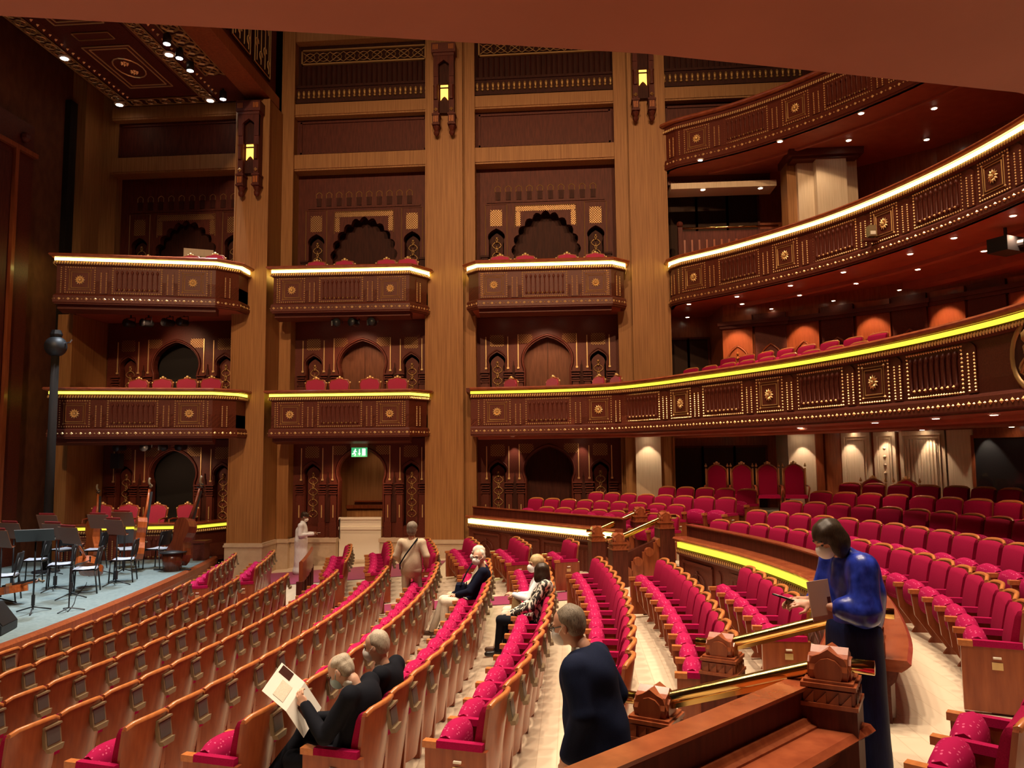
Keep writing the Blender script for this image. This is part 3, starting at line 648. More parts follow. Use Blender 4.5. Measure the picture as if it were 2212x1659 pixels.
# --- boxes; each path runs left to right with the hall on its right hand
B1 = vec([(-13.35, 19.5), (-12.78, 17.97), (-9.12, 18.92), (-8.72, 19.42), (-8.72, 20.0)])
B2 = vec([(-8.02, 21.0), (-7.98, 19.93), (-4.28, 20.03), (-3.92, 20.62), (-3.92, 20.8)])
B3 = vec([(-2.70, 21.0), (-2.70, 20.25), (-2.40, 19.93), (1.10, 19.97), (1.45, 20.32), (1.45, 20.8)])
def box_balcony(P, zt, label, seg, led, back):
    t = thing('box_balcony', label, 'balcony')
    pre = sum((P[i+1]-P[i]).length for i in range(seg)); fl_ = (P[seg+1]-P[seg]).length
    tot = sum(W_MOD[c] for c in 'RSBSR'); g = (fl_-tot)/2
    front(t, P, zt, 'RSBSR', pre+g, led)
    for s in (pre+.11, pre+fl_-.11):
        p, a = along(P, s); module(t, 'E', p, a, zt-.985)
    side = P[seg+2]-P[seg+1]
    if side.length > .3:
        p, a = along(P, pre+fl_+side.length/2); module(t, 'S', p, a, zt-.985)
    slab(t, P, back, zt-1.24, zt-.66)
    mb = MB(); sweep(mb, offset(P[seg:seg+2], -.12), [(0, zt-1.24), (0, zt-1.36), (-.35, zt-1.42), (-.4, zt-1.24)]); mb.build('soffit_moulding', 'carved', t)
    return t
box_balcony(B1, 5.24, 'carved lower box balcony next to the stage with glowing ledge', 1, 'led', [(-8.9, 20.94), (-13.4, 20.94)])
box_balcony(B1, 8.60, 'carved upper box balcony next to the stage with glowing ledge', 1, 'led_hot', [(-8.9, 21.29), (-13.4, 21.29)])
box_balcony(B2, 5.24, 'carved box balcony directly above the green exit sign', 1, 'led', [(-3.95, 21.41), (-7.95, 21.41)])
box_balcony(B2, 8.60, 'carved uppermost box balcony of the doorway bay', 1, 'led_hot', [(-3.95, 21.49), (-7.95, 21.49)])
box_balcony(B3, 8.60, 'carved upper box balcony above the start of the lower curved balcony', 2, 'led_hot', [(1.4, 21.49), (-2.65, 21.49)])
# stage level box
t = thing('stage_box_front', 'carved stage level box front with yellow lit ledge behind the orchestra chairs', 'balcony')
B0 = vec([(-13.3, 19.1), (-9.88, 19.72), (-9.45, 20.6)]); front(t, B0, 1.80, 'SRSB', .1, 'led_low', 1.0)
slab(t, B0, [(-9.3, 20.9), (-13.3, 20.9)], .86, 1.2)
mb = MB(); mb.box(-9.72, -9.42, 19.3, 19.6, .3, 1.30); mb.box(-9.76, -9.38, 19.26, 19.64, 1.30, 1.36); mb.build('corner_post', 'carved', t)
# --- curved balconies
LB = resample(smooth_path([(-2.63, 20.0), (-.8, 19.86), (.9, 19.38), (1.95, 18.3), (2.75, 17.05), (4.07, 14.8), (4.93, 12.6), (5.38, 10.65), (5.5, 9.0), (5.35, 7.2)], 6), .4)
UB = resample([(2.74, 21.0), (2.74, 20.45), (2.95, 20.1)]+[tuple(p) for p in smooth_path([(2.95, 20.1), (4.2, 18.82), (5.68, 16.77), (6.64, 14.5), (7.13, 12.33), (7.25, 10.3)], 6)][1:], .4)
TB = resample([(2.72, 21.0), (2.72, 20.75), (2.95, 20.5)]+[tuple(p) for p in smooth_path([(2.95, 20.5), (4.5, 19.55), (5.98, 18.15), (7.36, 16.3), (8.3, 14.2)], 6)][1:], .4)
W1 = [(2.74, 22.25), (4.0, 22.25), (4.05, 20.55), (5.9, 19.75), (7.3, 18.65), (8.4, 17.55), (9.4, 16.2), (10.3, 14.3), (10.8, 11.5), (10.8, 7.0)]
W0 = [(2.74, 22.25), (5.7, 22.25), (6.4, 21.6), (6.9, 20.5), (8.6, 18.4), (9.9, 16.4), (10.9, 13.8), (11.2, 10.5), (11.2, 6.5)]
W2 = [(2.74, 22.3), (6.4, 22.3), (7.6, 21.2), (9.4, 19.8), (10.8, 17.5), (11.8, 14.5), (12.0, 10.0)]
t = thing('curved_balcony', 'lower curved carved balcony with yellow lit ledge sweeping round the hall', 'balcony')
front(t, LB, 5.24, 'E'+'RSBS'*5, .12, 'led_low')
mb = MB(); sweep(mb, vec([(-2.72, 20.9), (-2.63, 20.0)]), [(-.2, 5.24), (.12, 5.24), (.12, 5.15), (.0, 5.1), (.0, 4.0), (-.1, 4.0)]); mb.build('end_return', 'carved', t)
slab(t, LB, [(10.8, 7.0), (11.2, 10.5), (10.9, 13.8), (9.9, 16.4), (8.6, 18.4), (6.9, 20.5), (6.4, 21.6), (5.7, 22.25), (2.74, 22.25), (2.74, 21.41), (-2.63, 21.41)], 3.98, 4.42)
mb = MB(); sweep(mb, offset(LB, -1.1), [(0, 3.985), (0, 3.93), (.05, 3.90), (.1, 3.93), (.1, 3.985)]); sweep(mb, offset(LB[10:], -2.6), [(0, 3.985), (0, 3.92), (.08, 3.88), (.15, 3.92), (.15, 3.985)]); mb.build('soffit_moulding', 'soffit', t)
# gilt medallion on the far end of the lower balcony front
pm, am = along(LB, 14.75)
t = thing('wall_medallion', 'round gilt medallion on the lower curved balcony front', 'medallion', (pm.x, pm.y, 4.62), am)
mb = MB(); mb.lathe([(.46, .0), (.46, -.03), (.42, -.05), (.38, -.03), (.38, 0)], (0, 0, 0), 24, 'y'); mb.build('rim', 'gold_dull', t, True)
mb = MB(); mb.lathe([(.38, .0), (.38, -.02), (.01, -.025)], (0, 0, 0), 24, 'y'); mb.build('field', 'mahogany_dark', t)
mb = MB()
for k in range(7): scroll(mb, -.02+.12*math.sin(k*2.1), -.26+k*.09, .13, -.04, .026, 1 if k % 2 else -1)
mb.ball((.02, -.05, .22), .11, 8, 5); mb.tube([(-.2, -.04, -.2), (-.05, -.05, -.05), (-.1, -.05, .1), (.1, -.05, .2)], .035, 6); mb.build('relief', 'gold_dull', t, True)
t = thing('curved_balcony', 'middle curved carved balcony with the brightest glowing ledge', 'balcony')
front(t, UB, 8.64, 'SE'+'RSBS'*5, .45, 'led_hot')
slab(t, UB, [(12, 10), (11.8, 14.5), (10.8, 17.5), (9.4, 19.8), (7.6, 21.2), (6.4, 22.3), (2.74, 22.3)], 7.38, 7.62)
mb = MB(); sweep(mb, offset(UB[5:], -1.15), [(0, 7.385), (0, 7.30), (-.06, 7.27), (-.12, 7.30), (-.12, 7.385)])
sweep(mb, offset(UB[6:], -2.5), [(0, 7.385), (0, 7.22), (-.10, 7.16), (-.9, 7.16), (-.9, 7.385)]); mb.build('soffit_moulding', 'soffit', t)
t = thing('curved_balcony', 'topmost curved carved balcony without a lit ledge', 'balcony')
front(t, TB, 12.49, 'SE'+'RSBS'*4, .3, None, 1.30)
slab(t, TB, [(12.5, 14), (11.8, 18.5), (9.4, 21.0), (7.6, 22.0), (6.4, 22.3), (2.74, 22.3)], 11.19, 11.5)
mb = MB(); sweep(mb, offset(TB[4:], -.8), [(0, 11.195), (0, 11.14), (-.05, 11.12), (-.1, 11.14), (-.1, 11.195)]); mb.build('soffit_moulding', 'soffit', t)
# --- parterre wall: lit ledge, panelled front, upper parapet
def parterre(P, label, led, s0, seq, back=.20, shelf=True):
    P = [Vector(p) for p in P]; t = thing('parterre_wall', label, 'low wall'); zt = 1.90
    mb = MB(); sweep(mb, P, [(-back, zt), (.10, zt), (.13, zt-.03), (.10, zt-.06), (.06, zt-.09), (-back, zt-.09)]); mb.build('ledge', 'ledge_wood', t)
    mb = MB(); sweep(mb, P, [(-back+.02, zt-.1), (-back+.02, zt+.18), (-back+.04, zt+.20), (-back-.10, zt+.20), (-back-.08, zt+.18), (-back-.08, .9), (-back, .9)]); mb.build('parapet', 'mahogany', t)
    mb = MB(); sweep(mb, P, [(-back+.05, zt+.205), (-back+.05, zt+.225), (-back-.11, zt+.225), (-back-.11, zt+.205)]); mb.build('parapet_cap', 'ledge_wood', t)
    if shelf:
        mb = MB(); sweep(mb, P, [(-back-.08, zt), (-back-.34, zt), (-back-.37, zt-.03), (-back-.34, zt-.06), (-back-.30, zt-.09), (-back-.08, zt-.09)]); mb.build('shelf', 'ledge_wood', t)
        mb = MB(); sweep(mb, P, [(-back-.08, zt), (-back-.08, zt+.05), (-back-.11, zt+.05), (-back-.13, zt+.02), (-back-.16, zt+.012), (-back-.16, zt)]); mb.build('shelf_moulding', 'redwood', t)
        mb = MB(); sweep(mb, P, [(-back-.06, zt-.09), (-back-.28, zt-.09), (-back-.26, zt-.16), (-back-.22, zt-.2), (-back-.22, .9), (-back-.06, .9)]); mb.build('rear_panelling', 'carved', t)
    if led: mb = MB(); sweep(mb, P, [(.015, zt-.095), (.03, zt-.095), (.03, zt-.20), (.015, zt-.20)]); mb.build('light_strip', led, t)
    mb = MB(); sweep(mb, P, [(-.1, zt-.09), (.015, zt-.09), (.015, zt-.21), (.05, zt-.22), (.055, zt-.29), (.03, zt-.33), (.0, zt-.34), (.0, .62), (.04, .60), (.04, .4), (-.1, .4)]); mb.build('panelling', 'carved', t)
    mb = MB(); Q = offset(P, .058); L_ = plen(Q); n = int(L_/.07)
    for i in range(n):
        p, a = along(Q, (i+.5)*L_/n); dx, dy = math.cos(a)*.024, math.sin(a)*.024
        mb.add([(p.x-dx*1.3, p.y-dy*1.3, zt-.29), (p.x+dx*.2, p.y+dy*.2, zt-.29), (p.x+dx*1.3, p.y+dy*1.3, zt-.22), (p.x-dx*.2, p.y-dy*.2, zt-.22), (p.x+math.sin(a)*.02, p.y-math.cos(a)*.02, zt-.255)], [(0, 1, 4), (1, 2, 4), (2, 3, 4), (3, 0, 4)])
    stuff(mb.build('rope_row', 'gold_dull', t))
    s = s0
    for c in seq:
        wd = {'p': 1.25, 'P': 2.3, 's': .28}[c]; p, a = along(P, s+wd/2)
        if c == 's': o = place(PP_S, 'arched_strip', t, (p.x, p.y, .75), a)
        else:
            o = place(PP_A if c == 'p' else PP_B, 'panel', t, (p.x, p.y, .75), a); mb = MB()
            if c == 'p': place(PP_CR, 'crest', o)
        s += wd
    return t
def pmesh(w_):
    mb = MB(); mb.box(-w_/2, w_/2, -.012, .02, 0, .72)
    for a, b_ in (((-w_/2, 0), (w_/2, 0)), ((w_/2, 0), (w_/2, .72)), ((w_/2, .72), (-w_/2, .72)), ((-w_/2, .72), (-w_/2, 0))): mb.bar((a[0], -.02, a[1]), (b_[0], -.02, b_[1]), .05, .035, (0, 1, 0))
    return mb
PP_A = pmesh(1.1).mesh('panel', 'carved'); mb = pmesh(2.1)
for i in range(15): mb.lathe([(.028, .08), (.028, .62)], (-.95+i*.136, -.015, 0), 5)
PP_B = mb.mesh('panel', 'carved')
mb = MB(); mb.prism(arch(0, .18, 0, .62, .72, 1, .02, 5), -.02, .015); PP_S = mb.mesh('arched_strip', 'carved')
mb = MB()
for f in (-1, 1): scroll(mb, f*.05, .36, .16, -.03, .014, f)
mb.tube([(.28*math.cos(a), -.03, .36+.2*math.sin(a)) for a in [2*pi*j/12 for j in range(13)]], .012, 4, False); PP_CR = mb.mesh('crest', 'carved', True)
parterre(P_far, 'low carved parterre wall by the far pier, ledge glowing white', 'led_hot', .15, 'pspPs', .15, False)
parterre(P_mid, 'curved carved parterre wall between the two stairs, ledge glowing yellow', 'led_low', .15, 'psPspsPs')
t = parterre(P_near, 'polished wooden parterre wall beside the woman in blue', None, .3, 'psps')
# --- newel posts, rails and steps of the two gangways
def newel_mesh():
    a = MB(); a.box(-.19, .19, -.19, .19, -1.1, .0); A = a.mesh('post', 'mahogany')
    b_ = MB(); b_.box(-.20, .20, -.20, .20, 0, .03); b_.box(-.175, .175, -.175, .175, .03, .12)
    for i in range(4):
        for s in (-1, 1):
            b_.prism([(-.17+i*.085, .03), (-.17+i*.085+.07, .03), (-.17+i*.085+.07, .11)], *(sorted((s*.175, s*.19))))
    for i in range(4):
        for s in (-1, 1): b_.add([(s*.19, -.17+i*.085, .03), (s*.19, -.10+i*.085, .03), (s*.19, -.10+i*.085, .11), (s*.175, -.10+i*.085, .11)], [(0, 1, 2), (1, 2, 3)])
    b_.box(-.15, .15, -.15, .15, .12, .135); b_.box(-.19, .19, -.19, .19, .135, .165); b_.box(-.17, .17, -.17, .17, .165, .185); Bm = b_.mesh('capital', 'redwood')
    c = MB(); c.mat(0, False)
    prof = [(-.13, .185), (-.145, .25), (-.11, .34), (-.06, .36), (0, .40), (.06, .36), (.11, .34), (.145, .25), (.13, .185)]
    c.prism(prof, -.13, .13); prof2 = [(p[0], p[1]) for p in prof]
    n0 = len(c.v); c.prism(prof2, -.13, .13)
    for i in range(n0, len(c.v)): x, y, z = c.v[i]; c.v[i] = (-y, x, z)
    for s in (-1, 1): c.lathe([(.10, s*.13), (.10, s*.15), (.085, s*.15)], (0, 0, .24), 12, 'y'); c.lathe([(.10, s*.13), (.10, s*.15), (.085, s*.15)], (0, 0, .24), 12, 'x')
    Cm = c.mesh('finial', 'redwood'); return A, Bm, Cm
NW = newel_mesh()
def newel(loc, rz, label, scale=.8):
    t = thing('newel_post', label, 'post', loc, rz)
    for me in NW: o = place(me, me.name.split('.')[0], t); o.scale = (scale,)*3
    return t
def handrail(a, b_, label, base_a, base_b):
    t = thing('handrail', label, 'handrail'); a, b_ = Vector(a), Vector(b_); d = (b_-a).normalized(); f = Vector((d.x, d.y, 0)).normalized()
    mb = MB(); mb.tube([a-f*.22-Vector((0, 0, .0)), a, b_, b_+f*.24], .042, 10); mb.build('rail', 'brass', t, True)
    mb = MB(); mb.bar(a-Vector((0, 0, .055)), b_-Vector((0, 0, .055)), .03, .03); mb.build('rail_underside', 'brass', t)
    A, B_ = Vector(base_a), Vector(base_b); n = Vector((-f.y, f.x, 0))*.05
    mb = MB(); mb.add([A-n, A+n, B_+n, B_-n, a-n-Vector((0, 0, .35)), a+n-Vector((0, 0, .35)), b_+n-Vector((0, 0, .35)), b_-n-Vector((0, 0, .35))], [(0, 3, 2, 1), (4, 5, 6, 7), (0, 1, 5, 4), (1, 2, 6, 5), (2, 3, 7, 6), (3, 0, 4, 7)])
    mb.build('side_board', 'mahogany', t)
    return t
def gangway(lo, up, wd, z0, z1, labels, rail_h, n=4, sx=1):
    """lo/up: centre of the stair foot and head"""
    lo, up = Vector(lo), Vector(up); d = (up-lo); f = d.normalized(); r = Vector((f.y, -f.x))
    t = thing('steps', labels[0], 'stairs')
    for i in range(n):
        a = lo+d*i/n; b_ = lo+d*(i+1)/n; z = z0+(z1-z0)*(i+1)/n; h = r*wd/2
        mb = MB(); mb.add([(a-h).to_3d()+Vector((0, 0, .2)), (a+h).to_3d()+Vector((0, 0, .2)), (b_+h).to_3d()+Vector((0, 0, .2)), (b_-h).to_3d()+Vector((0, 0, .2)), (a-h).to_3d()+Vector((0, 0, z)), (a+h).to_3d()+Vector((0, 0, z)), (b_+h).to_3d()+Vector((0, 0, z)), (b_-h).to_3d()+Vector((0, 0, z))], [(0, 3, 2, 1), (4, 5, 6, 7), (0, 1, 5, 4), (1, 2, 6, 5), (2, 3, 7, 6), (3, 0, 4, 7)])
        mb.build('step', 'cream_floor', t)
    ang = math.atan2(f.y, f.x)
    for k, s in enumerate((1, -1)):
        pl, pu = lo+r*s*(wd/2+.12)-f*.05, up+r*s*(wd/2+.12)
        newel((pl.x, pl.y, z0+.62+rail_h), ang, labels[1+k]); newel((pu.x, pu.y, z1+.50+rail_h), ang, labels[3+k])
        handrail((pl.x, pl.y, z0+.62+rail_h+.22), (pu.x, pu.y, z1+.50+rail_h+.22), labels[5+k], (pl.x, pl.y, z0), (pu.x, pu.y, z1))
        for j in range(4):   # rounded steps of the side wall
            q = pl+(pu-pl)*((j+.6)/4.2); zz = z0+.25+(z1+.45-z0-.25)*((j+.5)/4)
            mb = MB(); mb.box(-.13, .13, -.10, .10, z0-.4-zz, -.02); mb.lathe([(.085, -.15), (.085, .15)], (0, 0, -.02), 10, 'y'); o = mb.build('baluster_block', 'redwood', None, loc=(q.x, q.y, zz), rz=ang); tag(o, '%s wooden block up the %s side of the %s' % (ORD[j], ('near', 'far')[k], labels[7]), 'stair block', 'blocks of the '+labels[7])
gangway((.93, 6.07), (1.88, 5.62), 1.46, .92, 1.42, ['pale steps below the woman in blue', 'wooden newel post at the stair foot by the man in the navy jacket', 'wooden newel post at the stair foot beside the short seat row', 'big wooden newel post on the near wall ledge, left of the woman in blue', 'wooden newel post right behind the woman in blue', 'brass handrail on the near wall side of the stairs', 'brass handrail passing behind the woman in blue', 'stairs by the woman in blue'], .10)
gangway((.72, 15.98), (1.60, 16.2), 1.26, .92, 1.42, ['pale steps of the far gangway', 'wooden newel at the far stair foot beside the curved lit wall', 'wooden newel at the far stair foot beside the white lit wall', 'wooden newel at the far stair head beside the curved lit wall', 'wooden newel at the far stair head beside the white lit wall', 'brass handrail of the far stairs along the curved lit wall', 'brass handrail of the far stairs along the white lit wall', 'far stairs'], .10)
# --- parterre floor in shallow treads
ROWP = {'a': [(-2.3, 20.0), (-.87, 19.1), (.4, 18.1), (1.54, 16.95), (2.84, 15.25), (3.56, 13.92), (4.05, 12.4), (4.34, 11.1), (4.42, 10.0), (4.32, 8.9), (4.05, 7.7), (3.6, 6.5), (3.0, 5.3), (2.2, 4.1), (1.0, 2.8)],
        'b': [(-1.5, 20.3), (-.1, 19.2), (1.14, 18.05), (2.24, 16.98), (3.55, 15.25), (4.22, 14.1), (4.78, 12.9), (5.12, 11.55), (5.28, 10.4), (5.28, 9.2), (5.1, 8.0), (4.7, 6.8), (4.0, 5.4), (3.2, 4.2), (2.0, 2.8)],
        'c': [(-.3, 20.1), (.65, 19.15), (2.17, 17.55), (3.2, 16.55), (4.3, 15.25), (5.1, 13.95), (5.7, 12.7), (6.08, 11.3), (6.2, 10.0), (6.15, 8.6), (5.8, 7.2), (5.0, 5.5), (4.0, 4.2), (2.9, 2.8)],
        'd': [(1.2, 19.6), (2.15, 18.7), (3.24, 17.6), (4.0, 16.85), (5.0, 15.85), (5.93, 14.5), (6.5, 13.35), (6.92, 12.3), (7.1, 10.8), (7.1, 9.2), (6.8, 7.6), (6.0, 5.8), (5.0, 4.4), (3.8, 2.8)],
        'e': [(2.0, 20.2), (3.0, 19.4), (4.0, 18.5), (4.9, 17.5), (5.72, 16.5), (6.55, 15.4), (7.15, 14.6), (7.55, 13.5), (7.85, 12.2), (8.0, 10.8), (8.0, 9.0), (7.6, 7.2), (6.8, 5.6), (5.6, 4.0), (4.6, 2.8)]}
FZ = {'a': 1.30, 'b': 1.48, 'c': 1.65, 'd': 1.80, 'e': 1.94}
RP = {k: smooth_path(v, 6) for k, v in ROWP.items()}
def eqd(P, n):
    L_ = plen(P); return [along(P, L_*i/(n-1))[0] for i in range(n)]
mb = MB(); edges = {k: eqd(offset(RP[k], .62), 40) for k in RP}
W0e = eqd(vec([(1.0, 22.4)]+W0[0:]), 40)
keys = 'abcde'
inner = eqd(offset([Vector(p) for p in [(-2.75, 20.45), (0.98, 16.4), (1.94, 15.0)]]+list(P_mid)[1:]+[Vector((1.72, 4.9)), Vector((.55, 3.85)), Vector((-.8, 2.6))], -.3), 40)
def strip(A, B_, z): mb.grid([[(a.x, a.y, z), (b_.x, b_.y, z)] for a, b_ in zip(A, B_)])
def riser(A, z0, z1): mb.grid([[(a.x, a.y, z0), (a.x, a.y, z1)] for a in A])
strip(inner, edges['b'], 1.30)
for i, k in enumerate('bcde'):
    nxt = edges['bcde'[i+1]] if i < 3 else W0e
    strip(edges[k], nxt, FZ[k]); riser(edges[k], FZ[keys[keys.index(k)-1]], FZ[k])
o = struct(mb.build('floor_parterre', 'cream_floor', fix=False)); o['label'] = 'pale stepped parterre floor'
mb = MB(); mb.grid([[(x, y, 1.415) for x in (-1.2, 1.9, 2.6, 3.2)] for y in (2.0, 3.8)])
mb.v = [(1.9, 4.55, 1.42), (2.55, 4.35, 1.42), (3.0, 6.3, 1.42), (2.65, 6.5, 1.42), (1.95, 6.2, 1.42)]; mb.f = [[0, 1, 2, 3, 4]]; mb.mi = [0]; mb.sm = [False]
o = struct(mb.build('floor_landing', 'cream_floor', fix=False)); o['label'] = 'pale landing at the head of the stairs'
# --- walls behind the tiers
def wall_path(P, z0, z1, mat, name, label):
    mb = MB(); sweep(mb, [Vector(p) for p in P], [(0, z0), (0, z1), (-.15, z1), (-.15, z0)]); o = struct(mb.build(name, mat)); o['label'] = label; return o
wall_path(W0, 1.2, 4.0, 'redwood', 'wall_parterre', 'wood wall behind the parterre')
wall_path(W1, 4.2, 7.4, 'redwood', 'wall_lower_balcony', 'wood wall behind the lower balcony')
wall_path(W2, 7.6, 11.2, 'redwood', 'wall_upper_balcony', 'wood wall behind the upper balcony')
wall_path([(2.72, 22.3), (12.4, 22.2)], 11.4, 17, 'mahogany', 'wall_top_balcony', 'dark wall above the top balcony')
def window_bank(x0, x1, n, y, z0, z1, nm):
    for i in range(n):
        a = x0+(x1-x0)*i/n; b_ = x0+(x1-x0)*(i+1)/n
        t = thing('curtained_window', ORD[i]+' dark curtained window from the tan pier, '+nm, 'window', (0, 0, 0), 0, 'dark windows '+nm)
        mb = MB(); mb.box(a+.03, b_-.03, y-.02, y, z0, z1); mb.build('curtain', 'curtain', t)
        mb = MB(); mb.box(a-.03, a+.03, y-.06, y, z0, z1+.05); mb.box(b_-.03, b_+.03, y-.06, y, z0, z1+.05); mb.box(a, b_, y-.06, y, z1, z1+.06); mb.build('frame', 'mahogany', t)
window_bank(2.80, 5.45, 3, 22.23, 1.7, 3.62, 'behind the tall armchairs')
window_bank(2.80, 3.95, 2, 22.23, 4.3, 6.72, 'at the end of the lower balcony')
window_bank(2.85, 5.5, 3, 22.28, 8.0, 11.0, 'at the end of the upper balcony')
# cream pier and panelling at the back of the parterre
t = thing('pier', 'cream pier between the dark windows and the pale panelling', 'pillar'); t['kind'] = 'structure'; del t['category']
mb = MB(); mb.box(5.72, 6.42, 21.0, 22.2, 1.3, 4.0); mb.build('shaft', 'cream_panel', t); mb = MB(); mb.box(6.42, 6.62, 20.95, 22.2, 1.3, 4.0); mb.build('side_strip', 'redwood', t)
t = thing('pier', 'pale wood pilaster lit by a downlight below the lower balcony', 'pillar'); t['kind'] = 'structure'; del t['category']
mb = MB(); mb.box(1.42, 2.62, 20.70, 20.9, 1.3, 4.0); mb.build('shaft', 'veneer', t); mb = MB(); mb.box(1.68, 2.34, 20.62, 20.9, 1.3, 4.0); mb.build('lit_face', 'cream_panel', t)
mb = MB(); mb.box(2.05, 2.09, 20.9, 21.0, 2.0, 2.05)
wd_ = Vector((8.6-6.9, 18.4-20.5)); wl = wd_.length; wa = math.atan2(wd_.y, wd_.x)
for i, (s0, s1, nm) in enumerate(((.08, .85, 'cream wall panel next to the wood strip'), (.95, 1.5, 'cream carved wall panel under a bright downlight'), (1.6, 2.66, 'wide cream fluted wall panel beside the control window'))):
    t = thing('wall_panel', nm, 'wall panel', (6.9, 20.5, 0), wa)
    mb = MB(); mb.box(s0, s1, -.08, -.002, 1.9, 3.95); mb.build('board', 'cream_panel', t)
    mb = MB(); outline(mb, [(s0+.1, 2.35), (s0+.1, 3.85), (s1-.1, 3.85), (s1-.1, 2.35), (s0+.1, 2.35)], -.09, .018); outline(mb, [(s0+.16, 2.42), (s0+.16, 3.78), (s1-.16, 3.78), (s1-.16, 2.42), (s0+.16, 2.42)], -.09, .01); mb.build('moulding', 'cream_panel', t)
    mb = MB(); mb.box(s0, s1, -.12, 0, 1.9, 2.0); mb.box(s0, s1, -.11, 0, 2.14, 2.2); mb.build('skirting', 'cream_stone', t)
    if i == 1:
        mb = MB()
        for k in range(6): mb.bead(((s0+s1)/2, -.09, 2.55+k*.2), .05, .03)
        mb.build('carving', 'cream_panel', t)
    if i == 2:
        for k in range(9): mb = MB(); mb.lathe([(.04, 2.45), (.04, 3.75)], (s0+.22+k*.078, -.07, 0), 6); mb.build('flute', 'cream_panel', t)
# control room window
t = thing('control_window', 'wide dark control room window at the back of the parterre', 'window', (8.6, 18.4, 0), math.atan2(16.4-18.4, 9.9-8.6))
mb = MB(); mb.box(.62, 2.6, -.05, -.02, 2.45, 3.75); mb.build('glass', 'glass_dark', t)
mb = MB(); mb.box(.0, .58, -.06, -.01, 1.9, 3.95); mb.build('side_panel', 'cream_panel', t)
mb = MB(); mb.box(.5, 2.7, -.3, 0, 2.36, 2.45); mb.box(.56, .62, -.08, 0, 2.45, 3.8); mb.box(.56, 2.7, -.08, 0, 3.75, 3.82); mb.build('sill', 'redwood', t)
# cream column of the upper balcony, cornice and brass rail
t = thing('pier', 'stepped cream column behind the upper balcony seats', 'pillar'); t['kind'] = 'structure'; del t['category']
for x0, x1, y0 in ((5.95, 7.45, 19.9), (6.35, 7.1, 19.65), (5.72, 6.0, 20.05)):
    mb = MB(); mb.box(x0, x1, y0, y0+.6, 8.0, 11.05); mb.build('shaft', 'cream_panel' if y0 < 20 else 'veneer', t)
mb = MB(); mb.box(5.65, 7.5, 19.5, 20.6, 11.02, 11.19); mb.box(5.75, 7.4, 19.6, 20.6, 10.95, 11.02); mb.build('capital', 'carved', t)
t = thing('cornice', 'dentilled cornice under the top balcony soffit', 'cornice')
mb = MB(); mb.box(2.8, 5.6, 21.2, 21.4, 10.95, 11.19); mb.build('band', 'carved', t)
mb = MB()
for i in range(30): mb.bead((2.86+i*.093, 21.19, 11.03), .04)
stuff(mb.build('dentils', 'carved', t))
mb = MB(); mb.box(2.8, 5.6, 20.6, 21.3, 10.62, 10.78); o = struct(mb.build('trim_3', 'cream_panel')); o['label'] = 'pale strip below the cornice'
t = thing('barrier_rail', 'brass topped wooden barrier at the end of the upper balcony', 'barrier')
mb = MB(); mb.box(3.1, 5.6, 21.0, 21.06, 8.2, 9.55); mb.build('panel', 'mahogany', t)
for k in range(12): mb = MB(); mb.box(3.15+k*.2, 3.2+k*.2, 20.97, 21.0, 8.2, 9.3); mb.build('slat', 'redwood', t)
mb = MB(); mb.tube([(3.05, 20.95, 9.62), (5.7, 20.95, 9.62)], .03, 8); mb.build('rail', 'brass', t, True)
mb = MB(); mb.box(3.0, 3.12, 20.92, 21.08, 8.2, 9.65); mb.ball((3.06, 21, 9.75), .09, 10, 6); mb.build('end_post', 'mahogany', t)
# carved arched panels behind the lower balcony, alternately lit
def carved_niche(p, ang, lit, k):
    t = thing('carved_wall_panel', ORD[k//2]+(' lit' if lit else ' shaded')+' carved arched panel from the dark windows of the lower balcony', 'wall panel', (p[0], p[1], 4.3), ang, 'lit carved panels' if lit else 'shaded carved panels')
    mb = MB(); mb.box(-.38, .38, -.10, 0, 0, 2.75); mb.build('board', 'redwood' if lit else 'carved', t)  # lit panels get paler wood, shaded ones darker; light put into the tone
    mb = MB(); outline(mb, arch(0, .46, .6, 1.55, 1.95, 1.05, .08, 7), -.11, .03); mb.build('arch_moulding', 'redwood', t, True)
    scrollwork(0, .8, 1.75, .34, -.12).build('scrollwork', 'redwood_edge', t, True)['kind'] = 'stuff'
    mb = MB(); mb.box(-.44, .44, -.16, 0, 2.42, 2.5); mb.box(-.48, .48, -.2, 0, 2.5, 2.6); mb.build('cornice', 'carved', t)
    for s in (-1, 1): mb = MB(); mb.box(s*.31-.015, s*.31+.015, -.125, -.1, .75, 1.5); mb.build('inlay', 'gold', t)
    if lit: a = Vector((math.sin(ang), -math.cos(ang))); spot((p[0]+a.x*.85, p[1]+a.y*.85, 7.14), (p[0]-a.x*.1, p[1]-a.y*.1, 5.65), 150, 50, .5, .04, (1., .62, .34))
W1v = vec(W1[2:]); L_ = plen(W1v)
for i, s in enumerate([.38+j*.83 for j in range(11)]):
    p, a = along(W1v, s); carved_niche((p.x, p.y), a, i % 2 == 0, i)
